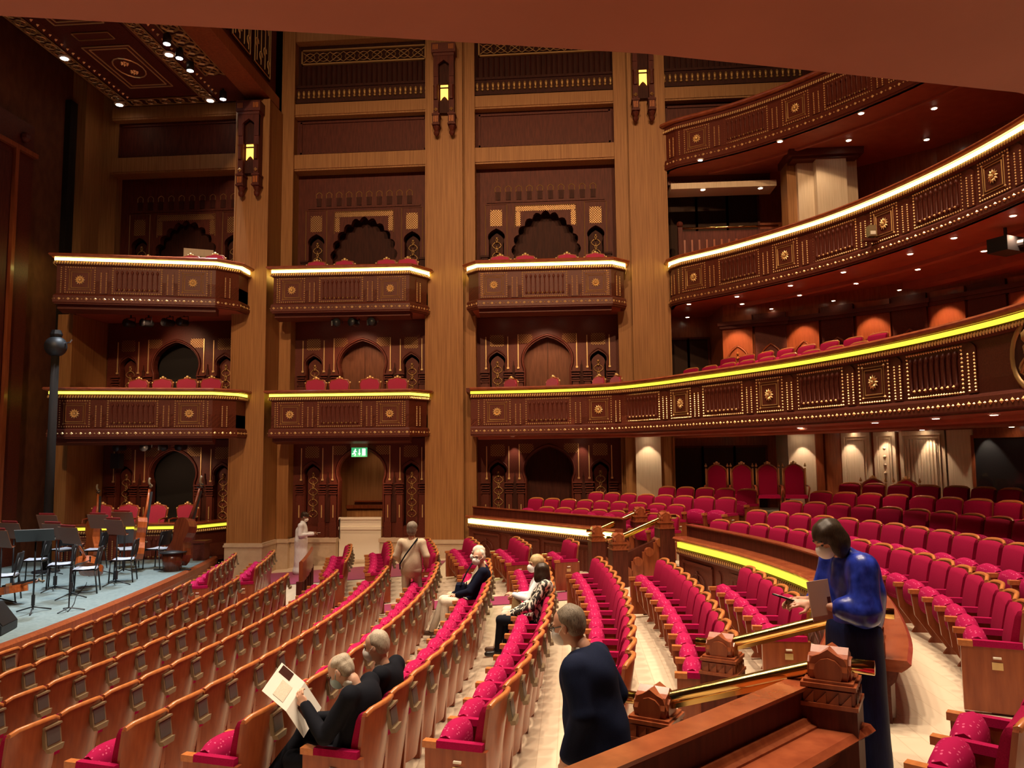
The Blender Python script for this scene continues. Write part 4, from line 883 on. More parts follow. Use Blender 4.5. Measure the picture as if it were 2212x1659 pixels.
# --- the near balcony's soffit, overhead
t = thing('overhead_balcony', 'red brown underside of the balcony close overhead', 'balcony')
NP = [(-6, -.9), (-3, .12), (-1.4, .56), (-.62, .75), (-.27, .82), (.10, .90), (.34, .97), (.61, 1.05), (1.3, 1.45), (2.4, 2.3), (3.4, 3.3)]
mb = MB(); n = len(NP); pts = NP+[(6, 1), (6, -5.5), (-6, -5.5)]
tr = tessellate_polygon([[Vector((*p, 0)) for p in pts]]); nn = len(pts)
mb.add([(*p, 3.98) for p in pts]+[(*p, 4.3) for p in pts], [tuple(x) for x in tr]+[tuple(i+nn for i in x) for x in tr]+[(i, (i+1) % nn, (i+1) % nn+nn, i+nn) for i in range(nn)])
mb.build('soffit_board', 'soffit', t)
mb = MB(); sweep(mb, vec(NP), [(.02, 4.02), (.02, 4.6), (.10, 4.6), (.10, 4.02)]); mb.build('fascia', 'carved', t)
# ================================================================== seats
SW = .50
def seat_meshes():
    """origin on the floor under the back's top edge, +y = the way the sitter faces"""
    R = {}
    def shell(zs, hw, y_of, th, top_r=.0, bow=.055):
        mb = MB(); mb.mat(0, True); nx = 7; F = []; B = []
        for z in zs:
            f = []; b_ = []
            for i in range(nx):
                u = -1+2*i/(nx-1); hwz = hw(z); x = u*hwz; y = y_of(z)-bow*(1-u*u)
                zz = z-(top_r*u*u if z == zs[-1] else 0)
                f.append((x, y+th, zz)); b_.append((x, y, zz))
            F.append(f); B.append(b_)
        mb.grid(B); mb.grid([r[::-1] for r in F])
        n = len(zs)
        edge = [(F[0], B[0]), (F[-1], B[-1]), ([r[0] for r in F], [r[0] for r in B]), ([r[-1] for r in F], [r[-1] for r in B])]
        mb.mat(0, False)
        for a, b_ in edge: mb.grid([list(a), list(b_)])
        return mb
    yb = lambda z: .13*(1-(z/.9))+.0
    R['back_shell'] = shell([.10, .20, .30, .5, .7, .84, .90], lambda z: (.195+.035*min(1, (z-.1)/.45)) if z < .85 else .212, yb, .028, .03).mesh('back_shell', 'redwood')
    # thick orange edge along the top
    mb = MB(); mb.mat(0, True); nx = 9; P = []
    for i in range(nx):
        u = -1+2*i/(nx-1); x = u*.222; y = -.055*(1-u*u); z = .902-.020*u*u-.022*max(0, abs(u)-.72)/.28
        P.append([(x, y-.004, z-.020), (x, y-.006, z+.002), (x, y+.012, z+.010), (x, y+.034, z+.002), (x, y+.034, z-.020)])
    mb.grid(P); mb.mat(0, False); mb.add(P[0], [(0, 1, 2, 3, 4)]); mb.add(P[-1], [(4, 3, 2, 1, 0)]); R['top_rail'] = mb.mesh('top_rail', 'redwood_edge')
    mb = MB(); mb.mat(0, True); P = []     # back cushion, padded
    for z, th in ((.40, .02), (.42, .075), (.55, .10), (.70, .09), (.82, .075), (.865, .05), (.875, .01)):
        row = []
        for i in range(7):
            u = -1+2*i/6; row.append((u*(.222 if .41 < z < .87 else .20), yb(z)+.028-.055*(1-u*u)*.6+th*(1-.35*abs(u)**3), z-.015*u*u))
        P.append(row)
    mb.grid(P); mb.grid([[P[0][i] for i in range(7)], [(p[0], yb(.4)-.02, .40) for p in P[0]]])
    for c in (0, 6): mb.grid([[P[k][c] for k in range(7)], [(P[k][c][0], yb(P[k][c][2])+.0, P[k][c][2]) for k in range(7)]])
    R['back_cushion'] = mb.mesh('back_cushion', 'velvet_back')
    mb = MB(); mb.mat(0, True); P = []     # tipped-up seat: rounded nose uppermost
    prof = [(.30, .36), (.27, .46), (.275, .57), (.305, .635), (.36, .665), (.42, .645), (.455, .57), (.46, .44), (.42, .36)]
    for i in range(7):
        u = -1+2*i/6; k = 1-.25*abs(u)**3; P.append([(u*.208, .37+(y-.37)*k, .36+(z-.36)*(1-.16*abs(u)**2.5)) for y, z in prof])
    mb.grid(P); mb.mat(0, False); mb.add(P[0], [tuple(range(9))]); mb.add(P[-1], [tuple(range(8, -1, -1))]); R['seat_up'] = mb.mesh('seat_cushion', 'velvet_dots')
    mb = MB(); mb.mat(0, True); P = []
    for i in range(7):
        u = -1+2*i/6; P.append([(u*.21, y, z-.012*u*u) for y, z in ((.12, .36), (.14, .44), (.3, .465), (.46, .455), (.55, .42), (.56, .37), (.5, .34))])
    mb.grid(P); mb.mat(0, False); mb.add(P[0], [tuple(range(7))]); mb.add(P[-1], [tuple(range(6, -1, -1))]); R['seat_down'] = mb.mesh('seat_cushion', 'velvet_dots')
    mb = MB(); mb.prism([(.10, .0), (.06, .55), (.50, .55), (.47, .30), (.30, .06), (.34, .0)], -.022, .022)
    mb.v = [(y, x, z) for x, y, z in mb.v]; R['arm_panel'] = mb.mesh('arm_panel', 'redwood')
    mb = MB(); mb.box(-.034, .034, .05, .41, .55, .60); mb.v = [(x*(.8 if z > .58 else 1), y, z) for x, y, z in mb.v]; R['arm_pad'] = mb.mesh('arm_pad', 'velvet')
    mb = MB(); mb.box(-.034, .034, .41, .52, .545, .592); R['arm_tip'] = mb.mesh('arm_tip', 'redwood_edge')
    mb = MB(); mb.box(-.02, .02, .12, .30, .0, .10); R['foot'] = mb.mesh('foot', 'mahogany_dark')
    # wider end-of-row panel
    mb = MB(); mb.box(-.03, .03, .02, .50, .02, .55); R['end_panel'] = mb.mesh('end_panel', 'redwood')
    mb = MB(); mb.box(-.036, -.03, .20, .28, .37, .43); R['seat_number'] = mb.mesh('seat_number', 'seat_brass')
    mb = MB(); mb.box(-.05, -.03, .21, .27, .46, .475); R['step_light'] = mb.mesh('step_light', 'white_plate')
    mb = MB(); mb.box(-.085, .085, -.03, .0, -.075, .075); R['bezel'] = mb.mesh('subtitle_screen', 'bezel')
    mb = MB(); mb.box(-.068, .068, -.034, -.03, -.055, .06); R['glass'] = mb.mesh('screen_glass', 'screen_grey')
    mb = MB(); mb.prism([(-.085, -.075), (.085, -.075), (.06, -.115), (-.06, -.115)], -.055, -.01); R['lip'] = mb.mesh('screen_lip', 'bezel')
    mb = MB(); mb.box(-.09, .09, -.045, .0, .075, .09); R['hood'] = mb.mesh('screen_hood', 'bezel')
    return R
SM = seat_meshes()
def seat(x, y, z, ang, label, group, screen=None, end=0, down=False):
    """ang: direction (radians) the seat faces"""
    rz = ang-pi/2; t = thing('theatre_chair', label, 'seat', (x, y, z), rz, group)
    place(SM['back_shell'], 'back_shell', t); place(SM['top_rail'], 'top_rail', t); place(SM['back_cushion'], 'back_cushion', t)
    place(SM['seat_down' if down else 'seat_up'], 'seat_cushion', t)
    arms = [(SW/2, end == 1)]
    if end == -1 or end == 2: arms.append((-SW/2, True))
    if end == 2: arms[0] = (SW/2, True)
    for ax_, e in arms:
        s = 1 if ax_ > 0 else -1
        pn = place(SM['end_panel' if e else 'arm_panel'], 'end_panel' if e else 'arm_panel', t, (ax_, 0, 0))
        if e:
            for nm in ('seat_number', 'step_light'):
                o = place(SM[nm], nm, pn)
                if s > 0: o.scale = (-1, 1, 1)
        place(SM['arm_pad'], 'arm_pad', t, (ax_, 0, 0)); place(SM['arm_tip'], 'arm_tip', t, (ax_, 0, 0)); place(SM['foot'], 'foot', t, (ax_, 0, 0))
    if screen is not None:
        b_ = place(SM['bezel'], 'subtitle_screen', t, (screen, -.05*(1-(screen/.24)**2)+.012, .745)); b_.rotation_euler = (math.radians(-8), 0, math.radians(screen*60))
        for nm, q in (('glass', 'screen_glass'), ('lip', 'screen_lip'), ('hood', 'screen_hood')): place(SM[nm], q, b_)
    return t
WORD = ['first', 'second', 'third', 'fourth', 'fifth', 'sixth', 'seventh', 'eighth', 'ninth', 'tenth', 'eleventh']
def stalls_row(r, y0, y1, where, occupied=()):
    ys = []; y = y0
    n = int(round((y1-y0)/(SW*1.005)))
    for i in range(n+1):
        y = y0+(y1-y0)*i/n
        x = rowx(r, y); ang = math.atan2(-(y-AX)/17, -1)
        first = i == 0; last = i == n
        # facing -x: local +x points to +y ... the seat's right-hand arm is towards +y
        end = 1 if last else (-1 if first else 0)
        sc = None
        if r <= 8: sc = (.125 if y < 8.2+.3*r else -.0)+random.uniform(-.015, .015)
        elif False: pass
        occ = [nm for o, nm in occupied if abs(y-o) < .26]; g_ = '%s stalls row, %s' % (WORD[r-1], where)
        if occ: lb = 'lowered magenta theatre seat occupied by the '+occ[0]; g_ = None
        elif end: lb = 'magenta seat with number plate ending the %s stalls row, %s, %s side' % (WORD[r-1], where, 'wall' if last else 'camera'); g_ = None
        else: lb = 'magenta seat, %s from the carpeted aisle, in the %s stalls row, %s' % (ORD[(n-i) if where == 'centre block' else i], WORD[r-1], where)
        seat(x, y, floor_z(x, y), ang, lb, g_, sc, end, bool(occ))
OCC = {7: ((6.0, 'reading man'), (6.5, 'white haired man beside the reading man'), (11.9, 'man in the navy sweater'), (12.4, 'white haired woman')), 8: ((10.35, 'woman in leopard print'), (10.85, 'blond woman'))}
for r in range(1, 9): stalls_row(r, 6.0, 13.9, 'centre block', OCC.get(r, ()))
stalls_row(9, 6.85, 13.1, 'centre block'); stalls_row(10, 7.4, 12.4, 'centre block'); stalls_row(11, 8.55, 11.1, 'centre block')
for r, a, b_ in ((1, 15.5, 17.9), (2, 15.6, 17.9), (4, 15.5, 17.9), (5, 15.5, 17.9), (6, 15.5, 17.9), (7, 15.5, 17.5), (8, 15.5, 16.9), (9, 15.4, 15.9)): stalls_row(r, a, b_, 'far side block')
# parterre rows
def par_row(k, y_start, y_end, where, pitch=.535):
    P = RP[k] if not (k == 'a' and where == 'beyond the far stairs') else offset(RP[k], -.14); L_ = plen(P); s = 0; run = []
    while s < L_:
        p, a = along(P, s)
        if y_start >= p.y >= y_end: run.append((p, a))
        s += pitch if run else .02
    for i, (p, a) in enumerate(run):
        end = -1 if i == 0 else (1 if i == len(run)-1 else 0)
        # the path runs away from the far wall; seats face its right-hand side
        ang = a-pi/2; z = FZ[k]
        seat(p.x, p.y, z, ang, 'magenta seat, %s from the %s, in the %s parterre row, %s' % (ORD[i] if where != 'beyond the far stairs' else ORD[len(run)-1-i], 'near stairs' if 'near' in where else 'far stairs', WORD['abcde'.index(k)], where), '%s parterre row, %s' % (WORD['abcde'.index(k)], where), None, -end)
par_row('a', 19.1, 16.4, 'beyond the far stairs'); par_row('b', 19.86, 16.6, 'beyond the far stairs'); par_row('c', 19.2, 16.5, 'beyond the far stairs'); par_row('d', 18.6, 16.8, 'beyond the far stairs')
par_row('a', 15.25, 6.75, 'curved centre block'); par_row('b', 15.25, 8.6, 'curved centre block'); par_row('c', 15.35, 9.8, 'curved centre block'); par_row('d', 15.9, 11.5, 'curved centre block'); par_row('e', 16.5, 12.8, 'curved centre block')
par_row('a', 4.62, 4.0, 'near corner')
# balcony seats showing over the ledges
def bal_row(P, d, s0, s1, z, label, pitch=.62):
    Q = offset(P, -d); s = s0; i = 0
    while s < s1:
        p, a = along(Q, s); seat(p.x, p.y, z, a-pi/2, '%s seat from the tan pier, %s' % (ORD[i], label), label, None, 0); s += pitch; i += 1
bal_row(LB, .75, 5.2, 9.6, 4.43, 'front row of the lower balcony')
bal_row(LB, 1.65, 6.2, 11.2, 4.72, 'second row of the lower balcony')
bal_row(LB, 2.45, 7.4, 12.0, 4.98, 'third row of the lower balcony')
bal_row(UB, .8, 2.2, 7.0, 7.86, 'front row of the upper balcony')
bal_row(UB, 1.7, 3.2, 8.4, 8.06, 'second row of the upper balcony')
# ---- ornate armchairs in the boxes
def armchair_meshes():
    R = {}
    mb = MB(); mb.mat(0, True)              # padded back with flared shoulders
    pts = [(-.20, .42), (-.23, .62), (-.27, .88), (-.22, .98), (-.10, 1.0), (0, 1.03), (.10, 1.0), (.22, .98), (.27, .88), (.23, .62), (.20, .42)]
    mb.prism(pts, -.04, .05); R['backrest'] = mb.mesh('backrest', 'box_velvet', False)
    mb = MB(); mb.mat(0, True); mb.tube([(p[0]*1.08, 0, p[1]+.012) for p in pts], .026, 6); R['back_frame'] = mb.mesh('back_frame', 'redwood')
    mb = MB(); mb.ball((0, 0, 1.065), .05, 8, 5); mb.ball((-.07, 0, 1.045), .03, 6, 4); mb.ball((.07, 0, 1.045), .03, 6, 4); R['crest'] = mb.mesh('crest', 'gold', True)
    mb = MB(); mb.ball((0, 0, 0), .03, 6, 4); R['finial'] = mb.mesh('finial', 'gold', True)
    mb = MB(); mb.box(-.26, .26, -.02, .48, .36, .47, .02); R['seat'] = mb.mesh('seat', 'box_velvet')
    mb = MB(); mb.tube([(.26, .0, .66), (.29, .22, .68), (.29, .42, .66), (.28, .44, .52), (.25, .42, .40)], .024, 6); R['arm'] = mb.mesh('arm', 'redwood', True)
    mb = MB(); mb.tube([(0, 0, .38), (.01, .01, .2), (.0, .0, .0)], [.03, .022, .018], 6); R['leg'] = mb.mesh('leg', 'redwood', True)
    return R
AM = armchair_meshes()
ACN = {}
def armchair(x, y, z, ang, label, group):
    ACN[group] = ACN.get(group, -1)+1; label = ORD[ACN[group]]+' '+label+', counted from the stage'
    t = thing('box_armchair', label, 'armchair', (x, y, z), ang-pi/2, group)
    for n in ('backrest', 'back_frame', 'crest', 'seat'): place(AM[n], n, t)
    for s in (1, -1):
        o = place(AM['arm'], 'arm', t); o.scale = (s, 1, 1)
        place(AM['finial'], 'finial', t, (s*.30, 0, .93)); place(AM['finial'], 'finial', t, (s*.27, 0, .70))
        for yy in (.02, .42): place(AM['leg'], 'leg', t, (s*.22, yy, 0))
    return t
D = -pi/2
# the chairs stand with their backs to the hall or turned a little, as after a rehearsal
for i, x in enumerate((-11.70, -11.02, -10.33, -9.65)): armchair(x, 19.95-.0, 4.58, D-.06+.04*i, 'ornate pink armchair in the lower box by the stage', 'armchairs of the lower stage box')
for i, x in enumerate((-12.75, -12.0, -11.2, -10.35)): armchair(x, 20.2, 1.2, D, 'ornate pink armchair in the stage level box', 'armchairs of the stage level box')
for x in (-7.05, -6.38, -5.52, -4.75): armchair(x, 20.75, 4.58, D, 'ornate pink armchair in the box above the exit sign', 'armchairs of the box above the exit sign')
for i, (x, a) in enumerate(((-1.62, -2.4), (-.48, -2.5), (.75, -2.6), (1.2, -2.7))): armchair(x, 20.75-.12*i, 4.50, a, 'pink armchair turned sideways where the lower balcony starts', 'armchairs at the start of the lower balcony')
for x in (-12.2, -11.5, -10.3, -9.6): armchair(x, 19.85, 7.94, D, 'pink armchair top over the upper stage box ledge', 'armchairs of the upper stage box')
for x in (-7.1, -6.3, -5.1, -4.5): armchair(x, 20.85, 7.94, D, 'pink armchair top over the uppermost doorway box ledge', 'armchairs of the uppermost doorway box')
for x in (-1.9, -1.2, -.05, .72): armchair(x, 20.85, 7.94, D, 'pink armchair top over the ledge beside the middle balcony', 'armchairs of the box beside the middle balcony')
# ---- tall armchairs at the back of the parterre
def throne(x, y, z, ang, label, group=None):
    if group: ACN[group] = ACN.get(group, -1)+1; label = ORD[ACN[group]]+' '+label+', counted from the pier'
    t = thing('tall_armchair', label, 'armchair', (x, y, z), ang-pi/2, group)
    bp = arch(0, .44, .46, 1.02, 1.22, 1.0, .03, 6); mb = MB(); mb.prism(bp, -.03, .03); mb.build('backrest', 'velvet_back', t)
    mb = MB(); mb.tube([(p[0]*1.1, 0, p[1]+.02) for p in bp], .026, 6); mb.build('back_frame', 'redwood', t, True)
    for s in (-1, 1):
        mb = MB(); mb.tube([(s*.26, 0, .3), (s*.27, 0, .8), (s*.27, 0, 1.14)], .024, 6); mb.ball((s*.27, 0, 1.2), .032, 8, 5); mb.lathe([(.02, 1.22), (.005, 1.27)], (s*.27, 0, 0), 6); mb.build('back_post', 'gold_dull', t, True)
        mb = MB(); mb.tube([(s*.27, .0, .70), (s*.31, .2, .70), (s*.31, .42, .66), (s*.29, .46, .55), (s*.27, .42, .42)], .022, 6); mb.build('arm', 'redwood', t, True)
        for yy in (0, .44): mb = MB(); mb.tube([(s*.25, yy, .42), (s*.27, yy+.02, .2), (s*.25, yy, 0)], [.03, .022, .02], 6); mb.build('leg', 'redwood', t, True)
    mb = MB(); mb.ball((0, 0, 1.28), .04, 8, 5); mb.ball((.06, 0, 1.265), .022, 6, 4); mb.ball((-.06, 0, 1.265), .022, 6, 4); mb.build('crest', 'gold', t, True)
    mb = MB(); mb.box(-.27, .27, -.02, .5, .40, .48, .02); mb.build('seat', 'velvet', t)
for x, y in ((3.72, 20.35), (4.33, 20.25), (4.95, 20.15), (5.58, 20.05)): throne(x, y, 1.94, -1.75, 'tall pink gilt armchair before the dark windows', 'tall armchairs before the dark windows')
throne(6.85, 18.3, 1.62, -2.2, 'tall red armchair top showing below the carved cream panel'); throne(7.3, 17.6, 1.62, -2.3, 'tall dark red armchair beside the control window')
# free-standing curved partition where the third row of the far block would be
t = thing('wooden_partition', 'free standing curved wooden partition among the far side seats', 'partition')
Pp = [Vector((rowx(3, y), y)) for y in (15.4, 16.0, 16.6, 17.2, 17.8)]
mb = MB(); sweep(mb, Pp, [(-.02, .95), (-.02, 1.36), (.02, 1.40), (.06, 1.36), (.06, .95)]); mb.build('top_board', 'redwood', t)
for p in Pp: mb = MB(); mb.box(p.x-.06, p.x+.06, p.y-.04, p.y+.04, .42, .98); mb.build('post', 'mahogany', t)
mb = MB(); sweep(mb, Pp, [(.0, .42), (.0, .95), (.03, .95), (.03, .42)]); mb.build('lower_board', 'mahogany', t)
# ================================================================== lamps
mb = MB(); mb.lathe([(.075, 0), (.075, -.015), (.055, -.02)], (0, 0, 0), 12); DL_R = mb.mesh('trim_ring', 'white_plate', True)
mb = MB(); mb.lathe([(.05, -.016), (.048, -.024), (.001, -.026)], (0, 0, 0), 12); DL_L = mb.mesh('lens', 'lamp_warm', True)
DLN = {}
def downlight(x, y, z, label, group, s=1.0):
    DLN[group] = DLN.get(group, -1)+1; label = ORD[DLN[group]]+' '+label
    t = thing('downlight', label, 'lamp', (x, y, z), 0, group); t.scale = (s,)*3; place(DL_R, 'trim_ring', t); place(DL_L, 'lens', t); return t
for x, y in [(3.12, 20.2), (4.18, 19.35), (5.17, 18.2), (5.95, 16.95), (6.74, 15.5), (7.05, 14.4), (7.38, 13.1)]: downlight(x, y, 7.385, 'small bright downlight along the front edge of the middle balcony soffit', 'front downlights of the middle balcony')
for x, y in [(3.3, 21.7), (4.42, 19.9), (5.59, 18.95), (6.5, 17.75), (7.31, 16.5), (7.93, 15.1)]: downlight(x, y, 7.30, 'small downlight set back in the middle balcony soffit', 'rear downlights of the middle balcony')
for x, y in [(5.15, 19.9), (6.4, 19.0), (7.5, 17.9)]: downlight(x, y, 7.15, 'small lamp before the carved panels of the lower balcony', 'lamps before the carved panels', .8)
for x, y in [(3.5, 20.0), (5.28, 18.95), (6.71, 17.5), (6.97, 19.05), (8.9, 19.2), (8.27, 17.4)]: downlight(x, y, 11.19, 'downlight in the topmost balcony soffit', 'downlights of the topmost balcony', 1.2)
for x, y in [(3.66, 20.67), (5.2, 20.71)]: downlight(x, y, 10.62, 'downlight in the pale strip under the cornice', 'downlights under the cornice', 1.2)
for x, y in [(3.1, 20.9), (4.6, 21.2), (5.6, 20.4), (4.58, 15.88), (6.84, 19.0), (5.48, 15.1), (5.13, 13.48), (6.8, 15.6), (5.45, 12.0), (5.75, 10.97), (6.42, 12.6)]: downlight(x, y, 3.985, 'downlight in the soffit over the parterre', 'downlights over the parterre')
for xs, y, nm in (((-1.89, -1.09, -.26, .56), 20.9, 'the box beside the middle balcony'), ((-7.14, -6.33, -5.57, -4.74), 20.75, 'the uppermost doorway box')):
    for x in xs: downlight(x, y, 7.36, 'downlight under '+nm, 'downlights under '+nm, .9)
for x, y in ((-1.60, 21.0), (.27, 21.0)):
    downlight(x, y, 3.985, 'lamp throwing a bright streak on the far parterre screen', 'streak lamps of the far parterre screen', 1.1); spot((x, 21.16, 3.95), (x, 21.42, 3.2), 34, 50, .6, .02, (1, .8, .6))
downlight(1.99, 20.4, 3.985, 'lamp lighting the pale pilaster', 'lamp of the pale pilaster', 1.2); spot((2.0, 20.32, 3.95), (2.0, 20.64, 2.6), 45, 70, .4, .03, (1, .80, .55))
for p in ((7.62, 19.3), (7.05, 20.05), (8.15, 18.65), (9.25, 17.0), (5.95, 20.8), (6.2, 20.75)):
    downlight(*p, 3.985, 'lamp washing the cream panels behind the parterre', 'lamps of the cream panels')
for a, b_ in (((7.45, 19.3), (7.75, 19.5)), ((6.85, 20.0), (7.1, 20.25)), ((8.1, 18.5), (8.5, 18.6)), ((8.85, 17.5), (9.2, 17.6)), ((6.1, 20.7), (6.1, 21.0))): spot((*a, 3.93), (*b_, 2.6), 42, 62, .35, .03, (1, .80, .56))
# added fill spots under balconies and boxes, standing in for their downlights
for x, y, z, wv in ((5.0, 14.5, 3.9, 60), (6.4, 12.0, 3.9, 60), (6.2, 16.8, 3.9, 60), (.2, 20.3, 3.9, 30), (3.9, 19.2, 3.9, 50), (5.2, 18.9, 3.9, 45), (4.7, 18.3, 7.2, 100), (6.6, 16.0, 7.2, 100), (7.6, 13.5, 7.2, 100), (4.5, 19.8, 11.0, 110), (7.6, 17.5, 11.0, 150)):
    spot((x, y, z), (x, y, 0), wv, 130, .8, .06, (1., .58, .36))
for x, z in ((-11.2, 4.0), (-11.2, 7.4), (-6.0, 7.4), (-6.0, 3.95), (-.7, 7.4)):
    spot((x, 20.55 if x > -9 else 19.4, z-.25), (x, 21.3 if x > -9 else 20.9, z-2.2), 95, 120, .7, .1, (1., .60, .34))
spot((5.9, 18.9, 10.95), (6.6, 19.8, 9.6), 45, 70, .7, .05, (1, .78, .52))  # added spot to brighten the cream column
# canopy lamps
for x, y in ((-12.58, 17.62), (-12.71, 20.2), (-9.89, 17.7), (-10.03, 20.2)): downlight(x, y, 13.56, 'round downlight in the gilt border of the stage canopy', 'downlights of the stage canopy', 1.9)
downlight(-7.55, 20.3, 16.9, 'round downlight beyond the canopy over the doorway bay', 'downlight over the doorway bay', 1.9)
for i, (x, y) in enumerate(((-9.46, 16.82), (-9.5, 17.48), (-9.54, 18.1), (-9.42, 19.7))):
    t = thing('stage_spotlight', ORD[2-i]+' cold white spotlight below the stage canopy, counted from its corner lamp' if i < 3 else 'cold white spotlight at the corner of the stage canopy', 'spotlight', (x, y, 13.3), 0, 'spotlights below the canopy')
    mb = MB(); mb.lathe([(.05, .24), (.09, .22), (.10, .0), (.085, .0)], (0, 0, 0), 12); mb.build('housing', 'black_metal', t, True)
    mb = MB(); mb.lathe([(.082, .01), (.08, -.004), (.001, -.006)], (0, 0, 0), 12); mb.build('lens', 'lamp_cold', t, True)
    mb = MB(); mb.bar((0, 0, .24), (0, 0, .34), .03, .03); mb.build('yoke', 'black_metal', t)
    spot((x, y, 13.25), (-11.2+.5*i, 14.2+i*.9, .86), 2100, 46, .6, .08, (.80, .91, 1.0))
spot((-9.0, 11, 13.2), (-10.5, 11.5, .86), 1800, 50, .7, .1, (.80, .90, 1.0))
spot((-4.0, 5.0, 16.4), (-11.0, 15.6, 1.0), 4200, 26, .7, .15, (.95, .92, .9))      # unseen front fill, added to brighten the stage furniture
# theatre lanterns under the boxes
def lantern(x, y, z, label, group):
    DLN[group] = DLN.get(group, -1)+1; label = ORD[DLN[group]]+' '+label+', from the stage'
    t = thing('theatre_lantern', label, 'stage lamp', (x, y, z), random.uniform(-.5, .5), group)
    mb = MB(); mb.lathe([(.05, .14), (.09, .10), (.095, -.14), (.11, -.16), (.11, -.2)], (0, 0, -.18), 10, 'y'); mb.build('barrel', 'black_metal', t, True)
    mb = MB(); mb.tube([(-.14, 0, -.18), (-.14, 0, -.02), (.14, 0, -.02), (.14, 0, -.18)], .012, 5); mb.bar((0, 0, -.02), (0, 0, .06), .03, .03); mb.build('yoke', 'black_metal', t)
    mb = MB(); mb.box(-.15, -.11, -.06, .06, -.26, -.10); mb.build('barn_door', 'black_metal', t)
for x in (-6.35, -5.85, -5.35): lantern(x, 20.35, 7.28, 'black theatre lantern hung under the uppermost doorway box', 'lanterns of the doorway bay')
for x in (-11.9, -11.4, -10.8, -10.4): lantern(x, 19.8, 7.30, 'black theatre lantern hung under the upper stage box', 'lanterns of the upper stage box')
for x in (-12.1, -11.4, -10.9, -10.4): lantern(x, 19.9, 3.95, 'black theatre lantern hung under the lower stage box', 'lanterns of the lower stage box')
t = thing('wall_loudspeaker', 'small black loudspeaker on the screen of the stage level box', 'loudspeaker', (-12.66, 20.75, 3.2)); mb = MB(); mb.box(-.13, .13, -.22, 0, 0, .42); mb.build('cabinet', 'black_plastic', t); mb = MB(); mb.box(-.11, .11, -.23, -.22, .03, .39); mb.build('grille', 'black_metal', t); mb = MB(); mb.bar((0, -.02, .2), (0, .17, .2), .05, .05); mb.build('wall_mount', 'black_metal', t)
t = thing('bar_projector', 'black projector clamped to the lower balcony front at the picture edge', 'projector', (7.6, 13.75, 7.2), .5); mb = MB(); mb.box(-.25, .25, -.18, .18, -.3, -.05); mb.build('body', 'black_plastic', t); mb = MB(); mb.lathe([(.07, -.28), (.08, -.18)], (.08, 0, -.17), 10, 'y'); mb.build('lens_barrel', 'black_metal', t); mb = MB(); mb.bar((0, 0, -.05), (0, 0, .15), .04, .04); mb.build('hanger', 'black_metal', t)
t = thing('bracket_camera', 'small dark camera on the front of the middle curved balcony', 'camera'); pc, ac = along(offset(UB, .12), 6.5); t.location = (pc.x, pc.y, 7.78); mb = MB(); mb.box(-.07, .07, -.1, .06, 0, .22); mb.build('body', 'bezel', t); mb = MB(); mb.box(-.16, .16, -.05, .1, -.08, -.03); mb.build('shelf', 'mahogany', t); mb = MB(); mb.box(-.05, .05, -.11, -.09, .03, .10); mb.build('front_plate', 'white_plate', t)
# tall pole with a dark globe beside the proscenium
t = thing('globe_pole', 'tall black pole carrying a dark globe beside the stage boxes', 'pole', (-12.28, 17.35, .86))
mb = MB(); mb.tube([(0, 0, 0), (0, 0, 5.1)], [.11, .09], 10); mb.build('pole', 'black_drape', t, True)
mb = MB(); mb.ball((0, 0, 5.31), .25, 16, 10); mb.build('globe', 'black_plastic', t, True); mb = MB(); mb.lathe([(.12, 5.54), (.14, 5.60), (.10, 5.70)], (0, 0, 0), 10); mb.build('cap', 'black_metal', t)
mb = MB(); mb.tube([(.22, 0, 5.38), (.36, 0, 5.40), (.40, 0, 5.46)], .02, 6); mb.build('hook', 'steel', t)
mb = MB(); mb.lathe([(.3, 0), (.28, .04), (.1, .06)], (0, 0, 0), 12); mb.build('base', 'black_metal', t)
# ================================================================== stage furniture
def chair_meshes():
    R = {}
    mb = MB(); mb.mat(0, True); P = []
    for i in range(7):
        u = -1+2*i/6; P.append([(u*.225, y, z+.012*u*u) for y, z in ((-.21, .455), (-.2, .475), (0, .465), (.16, .475), (.23, .45), (.235, .43), (.0, .44), (-.2, .44))])
    mb.grid(P); R['seat'] = mb.mesh('seat', 'grey_seat')
    mb = MB(); mb.mat(0, True); P = []
    for k in range(6):
        z = .56+k*.066; row = []
        for i in range(7):
            u = -1+2*i/6; row.append((u*(.20-.03*max(0, k-4)), -.22-.05*k*.25+.04*u*u, z))
        P.append(row)
    mb.grid(P); mb.grid([[(p[0], p[1]-.03, p[2]) for p in r] for r in P])
    for a in (0, -1): mb.grid([P[a], [(p[0], p[1]-.03, p[2]) for p in P[a]]])
    for c in (0, -1): mb.grid([[r[c] for r in P], [(r[c][0], r[c][1]-.03, r[c][2]) for r in P]])
    R['backrest'] = mb.mesh('backrest', 'black_plastic')
    for nm, pts in (('fr', [(.2, .2, .44), (.21, .22, 0)]), ('rr', [(.2, -.2, .44), (.21, -.25, 0)])):
        mb = MB(); mb.tube(pts, .014, 6); R[nm] = mb.mesh('leg', 'black_metal', True)
    mb = MB(); mb.tube([(.2, -.19, .44), (.2, -.24, .62), (.16, -.27, .80)], .013, 6); R['stay'] = mb.mesh('back_stay', 'black_metal', True)
    mb = MB(); mb.tube([(-.2, .2, .43), (.2, .2, .43)], .012, 6); mb.tube([(-.2, -.2, .43), (.2, -.2, .43)], .012, 6); R['rail'] = mb.mesh('seat_rail', 'black_metal', True)
    return R
CH = chair_meshes()
